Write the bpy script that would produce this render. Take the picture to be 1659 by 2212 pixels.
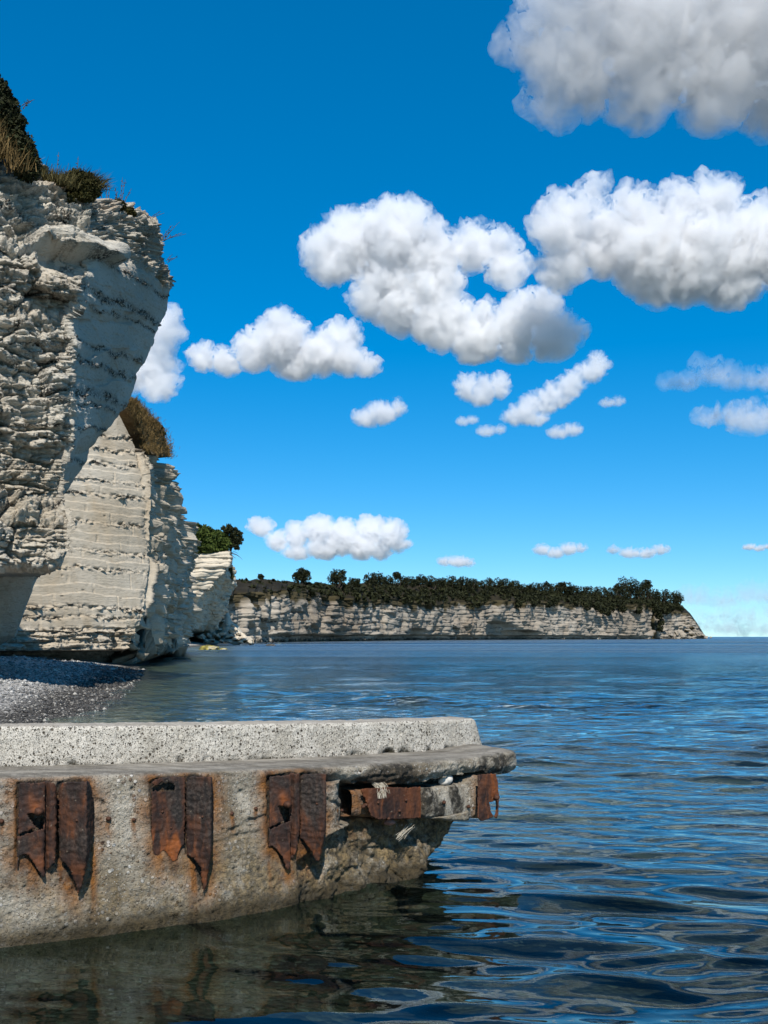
import bpy, bmesh, math, random
import numpy as np
from mathutils import Vector

# ----------------------------------------------------------------------------
# scene, camera, sky, sun, exposure
# ----------------------------------------------------------------------------
for o in list(bpy.data.objects):
    bpy.data.objects.remove(o)
SC = bpy.context.scene
COL = SC.collection
EYE = 2.2                      # metres above the water
HY, FPX = 1375.5, 2367.0       # horizon row and focal length in 1659 x 2212 picture units

cam_data = bpy.data.cameras.new('camera')
cam_data.sensor_fit = 'VERTICAL'
cam_data.sensor_height = 24.0
cam_data.lens = 24.0 * FPX / 2212.0
cam_data.shift_y = (HY - 1106.0) / 2212.0
cam_data.clip_start = 0.1
cam_data.clip_end = 120000.0
cam = bpy.data.objects.new('camera', cam_data)
cam.location = (0, 0, EYE)
cam.rotation_euler = (math.radians(90), 0, 0)
COL.objects.link(cam)
SC.camera = cam

SUN_EL, SUN_AZ = math.radians(48), math.radians(175)     # azimuth clockwise from +Y; 180 is straight behind the camera
TO_SUN = Vector((math.sin(SUN_AZ) * math.cos(SUN_EL), math.cos(SUN_AZ) * math.cos(SUN_EL), math.sin(SUN_EL)))

world = bpy.data.worlds.new('World')
SC.world = world
world.use_nodes = True
wn = world.node_tree
wn.nodes.clear()
sky = wn.nodes.new('ShaderNodeTexSky')
sky.sky_type = 'NISHITA'
sky.sun_disc = False
sky.sun_elevation = SUN_EL
sky.sun_rotation = SUN_AZ
sky.altitude = 0
sky.air_density = 0.7
sky.dust_density = 0.0
sky.ozone_density = 2.0
hsv = wn.nodes.new('ShaderNodeHueSaturation')
hsv.inputs['Saturation'].default_value = 1.44
bg = wn.nodes.new('ShaderNodeBackground')
bg.inputs['Strength'].default_value = 0.118
wo = wn.nodes.new('ShaderNodeOutputWorld')
tint = wn.nodes.new('ShaderNodeMix')
tint.data_type = 'RGBA'
tint.blend_type = 'MULTIPLY'
tint.inputs[0].default_value = 1.0
tint.inputs[7].default_value = (0.98, 1.39, 1.70, 1)
wn.links.new(sky.outputs[0], tint.inputs[6])
gam = wn.nodes.new('ShaderNodeGamma')
gam.inputs[1].default_value = 0.72
wn.links.new(tint.outputs[2], gam.inputs[0])
wn.links.new(gam.outputs[0], hsv.inputs['Color'])
wn.links.new(hsv.outputs[0], bg.inputs['Color'])
wn.links.new(bg.outputs[0], wo.inputs['Surface'])

sun_data = bpy.data.lights.new('sun', 'SUN')
sun_data.energy = 5.0
sun_data.angle = math.radians(0.5)
sun_data.color = (1.0, 0.955, 0.885)
sun = bpy.data.objects.new('sun', sun_data)
sun.rotation_euler = (-TO_SUN).to_track_quat('-Z', 'Y').to_euler()
COL.objects.link(sun)

SC.view_settings.view_transform = 'Standard'
SC.view_settings.look = 'None'
SC.view_settings.gamma = 1.0
SC.view_settings.exposure = 0.42
SC.view_settings.use_curve_mapping = False
cy = SC.cycles
cy.max_bounces = 16
cy.diffuse_bounces = 3
cy.glossy_bounces = 3
cy.transmission_bounces = 4
cy.transparent_max_bounces = 12
cy.volume_bounces = 14
cy.use_denoising = True
cy.sample_clamp_indirect = 8.0

# ----------------------------------------------------------------------------
# helpers
# ----------------------------------------------------------------------------
rng = np.random.default_rng(7)
random.seed(7)


def P(px, py, Y):
    """World point seen at picture position px, py at depth Y (arrays allowed)."""
    px, py, Y = np.broadcast_arrays(np.asarray(px, float), np.asarray(py, float), np.asarray(Y, float))
    return np.stack([(px - 829.5) / FPX * Y, Y, EYE + (HY - py) / FPX * Y], -1)


def _h(ix, iy, iz, seed):
    h = (ix.astype(np.uint32) * np.uint32(374761393) + iy.astype(np.uint32) * np.uint32(668265263)
         + iz.astype(np.uint32) * np.uint32(2147483647) + np.uint32((seed * 1274126177) & 0xffffffff))
    h = (h ^ (h >> np.uint32(13))) * np.uint32(1274126177)
    h = (h ^ (h >> np.uint32(16))) * np.uint32(2246822519)
    return h ^ (h >> np.uint32(15))


_G = np.array([[1, 1, 0], [-1, 1, 0], [1, -1, 0], [-1, -1, 0], [1, 0, 1], [-1, 0, 1], [1, 0, -1], [-1, 0, -1],
               [0, 1, 1], [0, -1, 1], [0, 1, -1], [0, -1, -1], [1, 1, 0], [-1, 1, 0], [0, -1, 1], [0, -1, -1]], float)


def noise(p, seed=0):
    """Gradient noise, about -1..1, on an array of points (..., 3)."""
    p = np.asarray(p, float)
    i = np.floor(p).astype(np.int64)
    f = p - i
    u = f * f * f * (f * (f * 6 - 15) + 10)
    out = 0
    for dx in (0, 1):
        wx = u[..., 0] if dx else 1 - u[..., 0]
        for dy in (0, 1):
            wy = u[..., 1] if dy else 1 - u[..., 1]
            for dz in (0, 1):
                wz = u[..., 2] if dz else 1 - u[..., 2]
                g = _G[(_h(i[..., 0] + dx, i[..., 1] + dy, i[..., 2] + dz, seed) & np.uint32(15)).astype(np.int64)]
                out = out + wx * wy * wz * (g[..., 0] * (f[..., 0] - dx) + g[..., 1] * (f[..., 1] - dy) + g[..., 2] * (f[..., 2] - dz))
    return out * 1.4


def fbm(p, octaves=4, seed=0, gain=0.5, lac=2.03):
    p = np.asarray(p, float)
    a, s, o = 1.0, 0.0, 0.0
    for k in range(octaves):
        s = s + a * noise(p, seed + k * 17)
        o += a
        a *= gain
        p = p * lac + 3.7
    return s / o


def worley(p, seed=0):
    """F1, F2 distances and a random id per cell."""
    p = np.asarray(p, float)
    i = np.floor(p).astype(np.int64)
    d1 = np.full(p.shape[:-1], 9.0)
    d2 = d1.copy()
    idv = np.zeros(p.shape[:-1])
    for dx in (-1, 0, 1):
        for dy in (-1, 0, 1):
            for dz in (-1, 0, 1):
                c = [i[..., 0] + dx, i[..., 1] + dy, i[..., 2] + dz]
                r = [_h(c[0], c[1], c[2], seed + q).astype(float) / 4294967296.0 for q in range(3)]
                d = np.sqrt(sum((c[q] + r[q] - p[..., q]) ** 2 for q in range(3)))
                near = d < d1
                d2 = np.where(near, d1, np.minimum(d2, d))
                idv = np.where(near, r[0] * 0.5 + r[1] * 0.5, idv)
                d1 = np.where(near, d, d1)
    return d1, d2, idv


def facets(p, seed=0, tilt=1.0):
    """Broken-rock relief: every cell is a plane with its own height and slope; also the distance to the cell's edge."""
    p = np.asarray(p, float)
    i = np.floor(p).astype(np.int64)
    d1 = np.full(p.shape[:-1], 9.0)
    d2 = d1.copy()
    val = np.zeros(p.shape[:-1])
    for dx in (-1, 0, 1):
        for dy in (-1, 0, 1):
            for dz in (-1, 0, 1):
                c = [i[..., 0] + dx, i[..., 1] + dy, i[..., 2] + dz]
                r = [_h(c[0], c[1], c[2], seed + q).astype(float) / 4294967296.0 for q in range(3)]
                e = [p[..., q] - c[q] - r[q] for q in range(3)]
                d = np.sqrt(e[0] ** 2 + e[1] ** 2 + e[2] ** 2)
                k = [(r[(q + 1) % 3] * 7.31 % 1 - 0.5) * 2 for q in range(3)]
                h = (r[0] * 3.77 % 1 - 0.5) + tilt * (k[0] * e[0] + k[1] * e[1] + k[2] * e[2])
                near = d < d1
                d2 = np.where(near, d1, np.minimum(d2, d))
                val = np.where(near, h, val)
                d1 = np.where(near, d, d1)
    return val, d2 - d1


def sstep(a, b, x):
    t = np.clip((np.asarray(x, float) - a) / (b - a), 0, 1)
    return t * t * (3 - 2 * t)


def link(o, parent=None):
    COL.objects.link(o)
    if parent is not None:
        o.parent = parent
    return o


def make_mesh(name, verts, faces, m=None, smooth=True, attrs=None):
    """faces: (n,3) or (n,4) int array, or a list of such arrays."""
    me = bpy.data.meshes.new(name)
    verts = np.ascontiguousarray(np.asarray(verts, np.float32).reshape(-1, 3))
    fl = faces if isinstance(faces, list) else [faces]
    fl = [np.asarray(f, np.int32) for f in fl if len(f)]
    loops = np.concatenate([f.ravel() for f in fl])
    sizes = np.concatenate([np.full(len(f), f.shape[1], np.int32) for f in fl])
    starts = np.concatenate([[0], np.cumsum(sizes)[:-1]]).astype(np.int32)
    me.vertices.add(len(verts))
    me.vertices.foreach_set('co', verts.ravel())
    me.loops.add(len(loops))
    me.loops.foreach_set('vertex_index', loops)
    me.polygons.add(len(sizes))
    me.polygons.foreach_set('loop_start', starts)
    me.polygons.foreach_set('loop_total', sizes)
    me.polygons.foreach_set('use_smooth', np.full(len(sizes), smooth, bool))
    me.update(calc_edges=True)
    for k, v in (attrs or {}).items():
        a = me.attributes.new(k, 'FLOAT', 'POINT')
        a.data.foreach_set('value', np.ascontiguousarray(np.asarray(v, np.float32).ravel()))
    if m is not None:
        me.materials.append(m)
    return me


def obj(name, me, parent=None):
    return link(bpy.data.objects.new(name, me), parent)


def empty(name, loc=(0, 0, 0), rz=0.0):
    o = link(bpy.data.objects.new(name, None))
    o.location = loc
    o.rotation_euler = (0, 0, rz)
    o.empty_display_size = 0.2
    return o


def tag(o, label, cat=None, group=None, kind=None):
    if label:
        o['label'] = label
    if cat:
        o['category'] = cat
    if group:
        o['group'] = group
    if kind:
        o['kind'] = kind
    return o


def grid_faces(n, m, flip=False):
    idx = np.arange(n * m).reshape(n, m)
    a, b, c, d = idx[:-1, :-1].ravel(), idx[1:, :-1].ravel(), idx[1:, 1:].ravel(), idx[:-1, 1:].ravel()
    return np.stack([a, d, c, b] if flip else [a, b, c, d], -1)


def grid_normals(V):
    du = np.gradient(V, axis=0)
    dv = np.gradient(V, axis=1)
    n = np.cross(du, dv)
    return n / np.maximum(np.linalg.norm(n, axis=-1, keepdims=True), 1e-9)


def curve(pts, v):
    """Piecewise-linear curve with any number of columns, resampled at v in 0..1 by its first two columns' length."""
    pts = np.asarray(pts, float)
    d = np.r_[0, np.cumsum(np.hypot(*np.diff(pts[:, :2], axis=0).T))]
    d /= d[-1]
    return np.stack([np.interp(v, d, pts[:, k]) for k in range(pts.shape[1])], -1)


# ---- node materials ---------------------------------------------------------
ALBEDO = (0.76, 0.73, 0.685, 1)     # overall level of all surface colours


class NT:
    def __init__(self, name):
        self.m = bpy.data.materials.new(name)
        self.m.use_nodes = True
        self.t = self.m.node_tree
        self.t.nodes.clear()
        self.out = self.n('ShaderNodeOutputMaterial')

    def n(self, kind, **kw):
        nd = self.t.nodes.new(kind)
        for k, v in kw.items():
            setattr(nd, k, v)
        return nd

    def put(self, sock, v):
        if hasattr(v, 'is_linked') or isinstance(v, bpy.types.NodeSocket):
            self.t.links.new(v, sock)
        elif isinstance(v, (tuple, list)) and sock.type == 'RGBA' and len(v) == 3:
            sock.default_value = (*v, 1)
        else:
            sock.default_value = v

    def pos(self, local=True):
        return self.n('ShaderNodeTexCoord').outputs['Object'] if local else self.n('ShaderNodeNewGeometry').outputs['Position']

    def attr(self, name):
        return self.n('ShaderNodeAttribute', attribute_name=name).outputs['Fac']

    def scale(self, vec, s):
        nd = self.n('ShaderNodeMapping')
        self.put(nd.inputs['Vector'], vec)
        nd.inputs['Scale'].default_value = s
        return nd.outputs[0]

    def noise(self, vec, scale, detail=4, rough=0.55, dist=0.0, out='Fac'):
        nd = self.n('ShaderNodeTexNoise')
        self.put(nd.inputs['Vector'], vec)
        nd.inputs['Scale'].default_value = scale
        nd.inputs['Detail'].default_value = detail
        nd.inputs['Roughness'].default_value = rough
        nd.inputs['Distortion'].default_value = dist
        return nd.outputs[out]

    def voronoi(self, vec, scale, feature='F1', out='Distance', rand=1.0):
        nd = self.n('ShaderNodeTexVoronoi', feature=feature)
        self.put(nd.inputs['Vector'], vec)
        nd.inputs['Scale'].default_value = scale
        nd.inputs['Randomness'].default_value = rand
        return nd.outputs[out]

    def ramp(self, fac, stops, interp='LINEAR'):
        nd = self.n('ShaderNodeValToRGB')
        self.put(nd.inputs[0], fac)
        cr = nd.color_ramp
        cr.interpolation = interp
        while len(cr.elements) < len(stops):
            cr.elements.new(0.5)
        for e, (p, c) in zip(cr.elements, stops):
            e.position = p
            e.color = (*c, 1) if isinstance(c, (tuple, list)) else (c, c, c, 1)
        return nd.outputs[0]

    def mix(self, fac, a, b, mode='MIX'):
        nd = self.n('ShaderNodeMix', data_type='RGBA', blend_type=mode)
        self.put(nd.inputs[0], fac)
        self.put(nd.inputs[6], a)
        self.put(nd.inputs[7], b)
        return nd.outputs[2]

    def math(self, op, a, b=0.0, clamp=False):
        nd = self.n('ShaderNodeMath', operation=op, use_clamp=clamp)
        self.put(nd.inputs[0], a)
        self.put(nd.inputs[1], b)
        return nd.outputs[0]

    def map(self, v, a, b, c=0.0, d=1.0):
        nd = self.n('ShaderNodeMapRange')
        self.put(nd.inputs[0], v)
        for i, x in enumerate((a, b, c, d)):
            nd.inputs[i + 1].default_value = x
        return nd.outputs[0]

    def sep(self, vec):
        nd = self.n('ShaderNodeSeparateXYZ')
        self.put(nd.inputs[0], vec)
        return nd.outputs

    def bump(self, height, dist, strength=1.0, normal=None):
        nd = self.n('ShaderNodeBump')
        self.put(nd.inputs['Height'], height)
        nd.inputs['Distance'].default_value = dist
        nd.inputs['Strength'].default_value = strength
        if normal is not None:
            self.put(nd.inputs['Normal'], normal)
        return nd.outputs[0]

    def done(self, color, rough=0.9, normal=None, metallic=0.0, spec=0.25, **extra):
        color = self.mix(1.0, color, ALBEDO, 'MULTIPLY')
        b = self.n('ShaderNodeBsdfPrincipled')
        self.put(b.inputs['Base Color'], color)
        self.put(b.inputs['Roughness'], rough)
        self.put(b.inputs['Metallic'], metallic)
        b.inputs['Specular IOR Level'].default_value = spec
        if normal is not None:
            self.put(b.inputs['Normal'], normal)
        for k, v in extra.items():
            self.put(b.inputs[k.replace('_', ' ')], v)
        self.t.links.new(b.outputs[0], self.out.inputs['Surface'])
        return self.m

# ----------------------------------------------------------------------------
# clouds: closed billowed meshes filled with real scattering vapour, 2 to 20 km away
# ----------------------------------------------------------------------------
def cloud_material(name, density, R, ragged, albedo, aniso=0.2):
    t = NT(name)
    v = t.n('ShaderNodeVolumePrincipled')
    v.inputs['Color'].default_value = (albedo, albedo, albedo + .002, 1)
    v.inputs['Anisotropy'].default_value = aniso
    if ragged:
        f = t.noise(t.pos(), 1.0 / (R * .5), 5, 0.62, 0.6)
        t.put(v.inputs['Density'], t.map(f, .40, .62, 0.0, 2.2 * density))
    else:
        v.inputs['Density'].default_value = density
    t.t.links.new(v.outputs[0], t.out.inputs['Volume'])
    return t.m


_ico = {}


def ico(sub):
    if sub not in _ico:
        bm = bmesh.new()
        bmesh.ops.create_icosphere(bm, subdivisions=sub, radius=1)
        v = np.array([x.co[:] for x in bm.verts])
        f = np.array([[q.index for q in x.verts] for x in bm.faces])
        bm.free()
        _ico[sub] = (v, f)
    return _ico[sub]


def cloud(label, Y, blobs, mfp_px, depth=0.8, seed=0, flat=None, res=5.0, rough=1.0, puffs=3, fringe=.17, albedo=.958):
    """blobs: picture circles (px, py, r[, ry]); the vapour is the union of billowed puffs inside them,
    remeshed to one closed skin. mfp_px: mean free path of light, in picture units."""
    k = Y / FPX
    r_ = np.random.default_rng(seed + 100)
    vs, fs, off = [], [], 0
    v0, f0 = ico(3)
    for b in blobs:
        px, py, r = b[:3]
        ry = (b[3] if len(b) > 3 else r) * .89
        r = r * .89
        dz = r_.uniform(-0.3, 0.3) * r * depth
        c = P(px, py, Y) + np.array([0, dz * k, 0])
        items = [(c, r * k, ry * k)]
        for q in range(puffs):
            a = r_.uniform(-0.35, math.pi + 0.35)
            el = r_.uniform(-0.9, 0.5)
            rr = r_.uniform(0.28, 0.5)
            dirv = np.array([math.cos(a) * math.cos(el), -abs(math.sin(el)) if el < 0 else math.sin(el), math.sin(a) * math.cos(el)])
            cc = c + dirv * np.array([r, r * depth, ry]) * k * r_.uniform(0.72, 0.92)
            items.append((cc, rr * r * k, rr * ry * k))
        for (cc, rx, rz) in items:
            vv = v0 * np.array([rx, rx * depth, rz]) + cc
            vs.append(vv)
            fs.append(f0 + off)
            off += len(v0)
    me = make_mesh('cloud_raw', np.concatenate(vs), np.concatenate(fs))
    tmp = bpy.data.objects.new('cloud_raw', me)
    COL.objects.link(tmp)
    md = tmp.modifiers.new('skin', 'REMESH')
    md.mode = 'VOXEL'
    md.voxel_size = res * k
    dg = bpy.context.evaluated_depsgraph_get()
    ev = tmp.evaluated_get(dg)
    em = ev.to_mesh()
    n = len(em.vertices)
    co = np.empty(n * 3, np.float32)
    em.vertices.foreach_get('co', co)
    no = np.empty(n * 3, np.float32)
    em.vertices.foreach_get('normal', no)
    co, no = co.reshape(-1, 3).astype(float), no.reshape(-1, 3).astype(float)
    faces = np.array([p.vertices[:] for p in em.polygons], np.int32)
    ev.to_mesh_clear()
    bpy.data.objects.remove(tmp)
    bpy.data.meshes.remove(me)
    q = co / k
    R = float(np.median([b[2] for b in blobs]))
    low = sstep(0.2, -0.7, no[:, 2])
    warp = np.stack([noise(q / (R * .5) + 9 * j, seed + j) for j in range(3)], -1) * R * .16
    shells, sh_f, offv = [], [], 0
    # a thin fringe of mist, a looser body and a dense heart: three nested skins of the same cloud
    for j, (grow, ragged) in enumerate(((fringe, 1.6), (-0.06, 1.15), (-0.30, 1.2))):
        d = np.full(n, grow * R)
        for s_, a_ in ((1.0, .30), (.46, .22), (.21, .15), (.10, .10), (.05, .055)):
            nn = noise((q + warp) / (R * s_), seed * 5 + int(s_ * 100))
            hi = ragged if s_ < .5 else 1.0
            d = d + a_ * R * rough * hi * (0.5 - 1.05 * np.abs(nn) + 0.35 * nn)
        d = np.where(d > 0, d * (1 - 0.55 * low), d)
        c2 = co + no * (d * k)[:, None]
        if flat is not None:                       # flat cloud base
            zf = EYE + (HY - flat) * k
            lowz = zf - c2[:, 2] + 6 * k * noise(q / (R * .7), seed + 40)
            soft = 14 * k
            c2[:, 2] = np.where(lowz > -soft, zf + soft * np.exp(-np.maximum(lowz + soft, 0) / soft) - 0.22 * np.maximum(lowz, 0), c2[:, 2])
        shells.append(c2)
        sh_f.append(faces + offv)
        offv += n
    co2 = np.concatenate(shells)
    faces3 = np.concatenate(sh_f)
    centre = co2.mean(0)
    mesh = make_mesh('cloud', co2 - centre, faces3)
    for f_, rg in ((3.2, mfp_px < 55), (3.2, False), (2.0, False)):
        mesh.materials.append(cloud_material('cloud_vapour', 1.0 / (f_ * mfp_px * k), R * k, rg, albedo))
    mesh.polygons.foreach_set('material_index', np.repeat(np.arange(3, dtype=np.int32), len(faces)))
    o = obj('cloud', mesh)
    o.location = centre
    tag(o, label, 'cloud', 'clouds in the blue sky')
    return o


cloud('huge grey bottomed cloud at the top edge of the sky', 2300,
      [(1195, 85, 80), (1260, 30, 110), (1250, 140, 110), (1380, 60, 150), (1390, 190, 90), (1520, 60, 170), (1540, 190, 100),
       (1680, 60, 180), (1690, 170, 130), (1840, 60, 190), (1210, 230, 45, 40), (1960, 40, 150)], 46, seed=1, flat=296, res=6.5, albedo=.85, rough=.8)
cloud('wide grey white cloud above the headland tip with ragged bumps on top', 3300,
      [(1215, 500, 62), (1290, 415, 22), (1262, 448, 26), (1215, 580, 48), (1310, 530, 70), (1370, 470, 50), (1400, 560, 90), (1460, 455, 46), (1480, 570, 95),
       (1540, 440, 52), (1560, 530, 80), (1580, 590, 80), (1640, 520, 80), (1700, 560, 90), (1420, 620, 60, 40)], 15, seed=2, flat=680, res=4.6, albedo=.945)
cloud('large bright white cumulus cloud in the middle of the sky', 3600,
      [(715, 560, 58), (765, 530, 72), (850, 520, 78), (845, 610, 70), (930, 560, 66), (935, 635, 56), (1020, 545, 46), (1075, 540, 42), (1095, 585, 40),
       (870, 670, 56), (950, 700, 62), (1030, 730, 62), (1110, 710, 58), (1160, 680, 48), (1190, 735, 52), (1110, 755, 40), (800, 650, 40)],
      13, seed=3, flat=790, res=4.5)
cloud('long low cloud just right of the near overhanging cliff', 4300,
      [(440, 775, 30, 24), (490, 785, 30, 24), (550, 765, 42), (605, 740, 56), (640, 780, 46), (690, 770, 46), (740, 735, 36), (745, 780, 40, 30), (790, 795, 24, 16)],
      10, seed=4, flat=828, res=3.5)
cloud('pale cloud half hidden behind the overhanging cliff', 4600,
      [(300, 730, 50), (350, 715, 44), (330, 790, 50), (280, 800, 50), (340, 835, 34)], 16, seed=5, res=4)
cloud('white cumulus low over the far cliff near the leaning tree', 12000,
      [(563, 1140, 22, 17), (600, 1172, 22), (640, 1160, 26), (690, 1150, 32), (740, 1165, 38), (800, 1150, 34), (845, 1158, 32), (780, 1185, 34, 24), (700, 1190, 34, 20),
       (860, 1175, 18), (640, 1195, 26, 14), (820, 1190, 26, 18)], 8, seed=6, flat=1218, res=2.4)
cloud('small heart shaped cloud under the middle cumulus', 5600,
      [(1010, 842, 24), (1045, 848, 26), (1078, 838, 24), (1040, 862, 24, 14)], 12, seed=7, res=2.4, puffs=4, rough=1.5)
cloud('slanting streak of cloud right of the heart shaped one', 5600,
      [(1291, 788, 20), (1278, 806, 24), (1248, 812, 18), (1230, 838, 28), (1196, 850, 20), (1180, 872, 26), (1150, 872, 20), (1138, 892, 26), (1112, 902, 18), (1158, 908, 22, 12), (1210, 868, 20, 14)], 13, seed=8, res=2.4, puffs=4, rough=1.5)
cloud('small oval cloud alone above the far cliff', 6200,
      [(795, 905, 24, 18), (825, 897, 30, 20), (852, 887, 18, 14)], 12, seed=9, res=2.4, puffs=4, rough=1.4)
cloud('tiny puff below the heart shaped cloud', 6500, [(1000, 911, 14, 9), (1020, 908, 12, 8)], 12, seed=10, res=2.2, puffs=1)
cloud('faint scrap of cloud left of the slanting streak foot', 6500, [(1050, 934, 20, 9), (1078, 930, 14, 8)], 16, seed=11, res=2.2, puffs=1)
cloud('small grey scrap below the slanting streak', 6300, [(1205, 938, 22, 9), (1235, 930, 20, 13)], 14, seed=12, res=2.2, puffs=1)
cloud('faint wisp right of the slanting streak', 6300, [(1310, 872, 16, 8), (1335, 868, 16, 9)], 20, seed=13, res=2.2, puffs=1)
cloud('thin veil of cloud at the right edge below the grey white cloud', 5200,
      [(1470, 830, 44, 9), (1545, 812, 50, 14), (1600, 826, 50, 12), (1680, 822, 60, 14), (1530, 790, 30, 9)], 60, seed=14, res=3, puffs=1, depth=0.5)
cloud('pale flat bank of cloud at the right edge in the lower sky', 5600,
      [(1560, 905, 44, 14), (1620, 910, 60, 24), (1700, 905, 70, 28)], 40, seed=15, res=3, puffs=1, depth=0.5)
cloud('small flat cloud over the bushy part of the far cliff', 15000,
      [(1172, 1190, 16, 9), (1200, 1196, 20, 9), (1228, 1188, 20, 10), (1252, 1186, 16, 7)], 9, seed=16, res=2, puffs=1)
cloud('thin broken row of cloud above the headland tip', 15000,
      [(1325, 1190, 14, 6), (1360, 1197, 20, 8), (1395, 1197, 20, 8), (1428, 1190, 18, 7)], 9, seed=17, res=2, puffs=1)
cloud('smallest low cloud above the scrub of the far cliff', 15000, [(960, 1214, 16, 8), (990, 1215, 24, 10), (1012, 1216, 14, 8)], 9, seed=18, res=2, puffs=1)
cloud('dark sliver of cloud at the right edge low in the sky', 15000, [(1620, 1183, 14, 4), (1640, 1186, 12, 4), (1662, 1182, 12, 3)], 5, seed=19, res=1.6, puffs=1)
cloud('low bank of cloud on the sea horizon right of the headland', 20000,
      [(1500, 1296, 30, 8), (1560, 1302, 36, 9), (1620, 1290, 44, 12), (1690, 1296, 44, 14), (1540, 1332, 36, 8), (1610, 1338, 40, 9), (1700, 1332, 44, 12),
       (1510, 1355, 40, 8), (1590, 1360, 60, 8), (1680, 1362, 60, 8)], 70, seed=20, res=2.4, puffs=2, depth=0.4, rough=1.5, albedo=.995)

# ----------------------------------------------------------------------------
# materials of the land
# ----------------------------------------------------------------------------
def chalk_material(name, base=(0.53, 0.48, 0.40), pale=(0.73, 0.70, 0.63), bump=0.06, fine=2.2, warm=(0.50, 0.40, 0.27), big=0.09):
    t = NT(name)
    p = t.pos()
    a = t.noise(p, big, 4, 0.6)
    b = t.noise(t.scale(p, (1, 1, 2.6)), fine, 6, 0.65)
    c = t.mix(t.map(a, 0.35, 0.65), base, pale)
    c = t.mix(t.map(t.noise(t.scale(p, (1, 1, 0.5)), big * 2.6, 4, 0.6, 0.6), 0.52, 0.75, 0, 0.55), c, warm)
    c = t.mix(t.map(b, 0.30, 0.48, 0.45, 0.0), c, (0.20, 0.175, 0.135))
    c = t.mix(t.attr('stain'), c, (0.36, 0.17, 0.03))
    sp = t.map(t.noise(p, fine * 2.4, 3, 0.6), 0.42, 0.52)
    c = t.mix(t.math('MULTIPLY', t.attr('flint_crack_shade'), sp, True), c, (0.045, 0.042, 0.038))  # dark flint, and the shade of cracks painted into the colour
    c = t.mix(t.attr('scrub'), c, (0.055, 0.045, 0.02))  # scrub on the far cliff; elsewhere it darkens feet and undersides
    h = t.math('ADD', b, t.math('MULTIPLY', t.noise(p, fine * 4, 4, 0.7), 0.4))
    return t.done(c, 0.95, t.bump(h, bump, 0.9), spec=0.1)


def plain_material(name, a, b, scale, rough=0.9, bump=0.0, detail=4, spec=0.2):
    t = NT(name)
    f = t.noise(t.pos(), scale, detail, 0.6)
    c = t.mix(t.map(f, 0.35, 0.65), a, b)
    n = t.bump(t.noise(t.pos(), scale * 4, 4, 0.65), bump) if bump else None
    return t.done(c, rough, n, spec=spec)


def leaf_material(name, dark, light, scale=0.6):
    t = NT(name)
    f = t.noise(t.pos(), scale, 3, 0.6)
    c = t.mix(t.map(t.math('ADD', t.math('MULTIPLY', f, 0.5), t.math('MULTIPLY', t.attr('tone'), 0.5)), 0.3, 0.7), dark, light)
    return t.done(c, 0.75, spec=0.15)


M = {}
M['chalk_near'] = chalk_material('weathered_chalk', bump=.16, fine=4.5)
M['chalk_sawn'] = chalk_material('sawn_chalk', (0.42, 0.365, 0.285), (0.57, 0.525, 0.45), 0.05, 2.4, (0.40, 0.30, 0.185), 0.16)
M['chalk_head'] = chalk_material('pale_chalk', (0.56, 0.49, 0.385), (0.68, 0.63, 0.54), 0.1, 0.7, (0.52, 0.40, 0.26), 0.03)
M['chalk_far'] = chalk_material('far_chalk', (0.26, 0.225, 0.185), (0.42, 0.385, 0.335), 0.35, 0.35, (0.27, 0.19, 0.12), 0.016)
M['bark'] = plain_material('bark', (0.05, 0.04, 0.03), (0.09, 0.07, 0.05), 6)
M['leaf_dark'] = leaf_material('dark_leaves', (0.012, 0.016, 0.006), (0.04, 0.045, 0.016))
M['leaf_olive'] = leaf_material('olive_leaves', (0.022, 0.026, 0.008), (0.07, 0.065, 0.018))
M['leaf_green'] = leaf_material('green_leaves', (0.025, 0.045, 0.008), (0.08, 0.11, 0.02), 0.25)
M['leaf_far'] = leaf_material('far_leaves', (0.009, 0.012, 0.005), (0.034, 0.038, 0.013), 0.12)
M['grass_dry'] = leaf_material('dry_grass', (0.10, 0.066, 0.024), (0.22, 0.15, 0.06), 1.5)
M['grass_olive'] = leaf_material('olive_grass', (0.04, 0.038, 0.014), (0.11, 0.095, 0.035), 1.5)
M['stem_brown'] = plain_material('brown_stems', (0.07, 0.055, 0.04), (0.15, 0.11, 0.08), 8)
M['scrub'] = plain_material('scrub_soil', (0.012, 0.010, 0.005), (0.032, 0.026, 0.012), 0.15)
M['soil_dry'] = plain_material('dry_grassy_soil', (0.12, 0.085, 0.04), (0.24, 0.17, 0.085), 0.9, bump=0.2)


# ----------------------------------------------------------------------------
# rock relief
# ----------------------------------------------------------------------------
def layers(p, z, thick, seed, patch=0.5, wob=0.25):
    """Bedding: every layer sticks out by its own patchy amount (-1..1); 'gap' marks the joints between layers."""
    zz = (z + wob * fbm(p * 0.22, 2, seed + 5)) / thick
    zz = zz + 0.3 * noise(np.stack([zz * 0.37, zz * 0 + seed, zz * 0], -1), seed + 9)
    li = np.floor(zz)
    fr = zz - li
    q = np.stack([p[..., 0] * patch, p[..., 1] * patch, li * 7.31 + 0.5], -1)
    d = noise(q, seed) + 0.5 * noise(q * 2.3 + 5, seed + 1)
    gap = 1 - sstep(0.0, 0.22, fr) * sstep(0.0, 0.22, 1 - fr)
    return d, gap, li


def _r01(a, b, c, seed):
    return _h(np.asarray(a).astype(np.int64), np.asarray(b).astype(np.int64), np.asarray(c).astype(np.int64), seed).astype(float) / 4294967296.0


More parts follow.
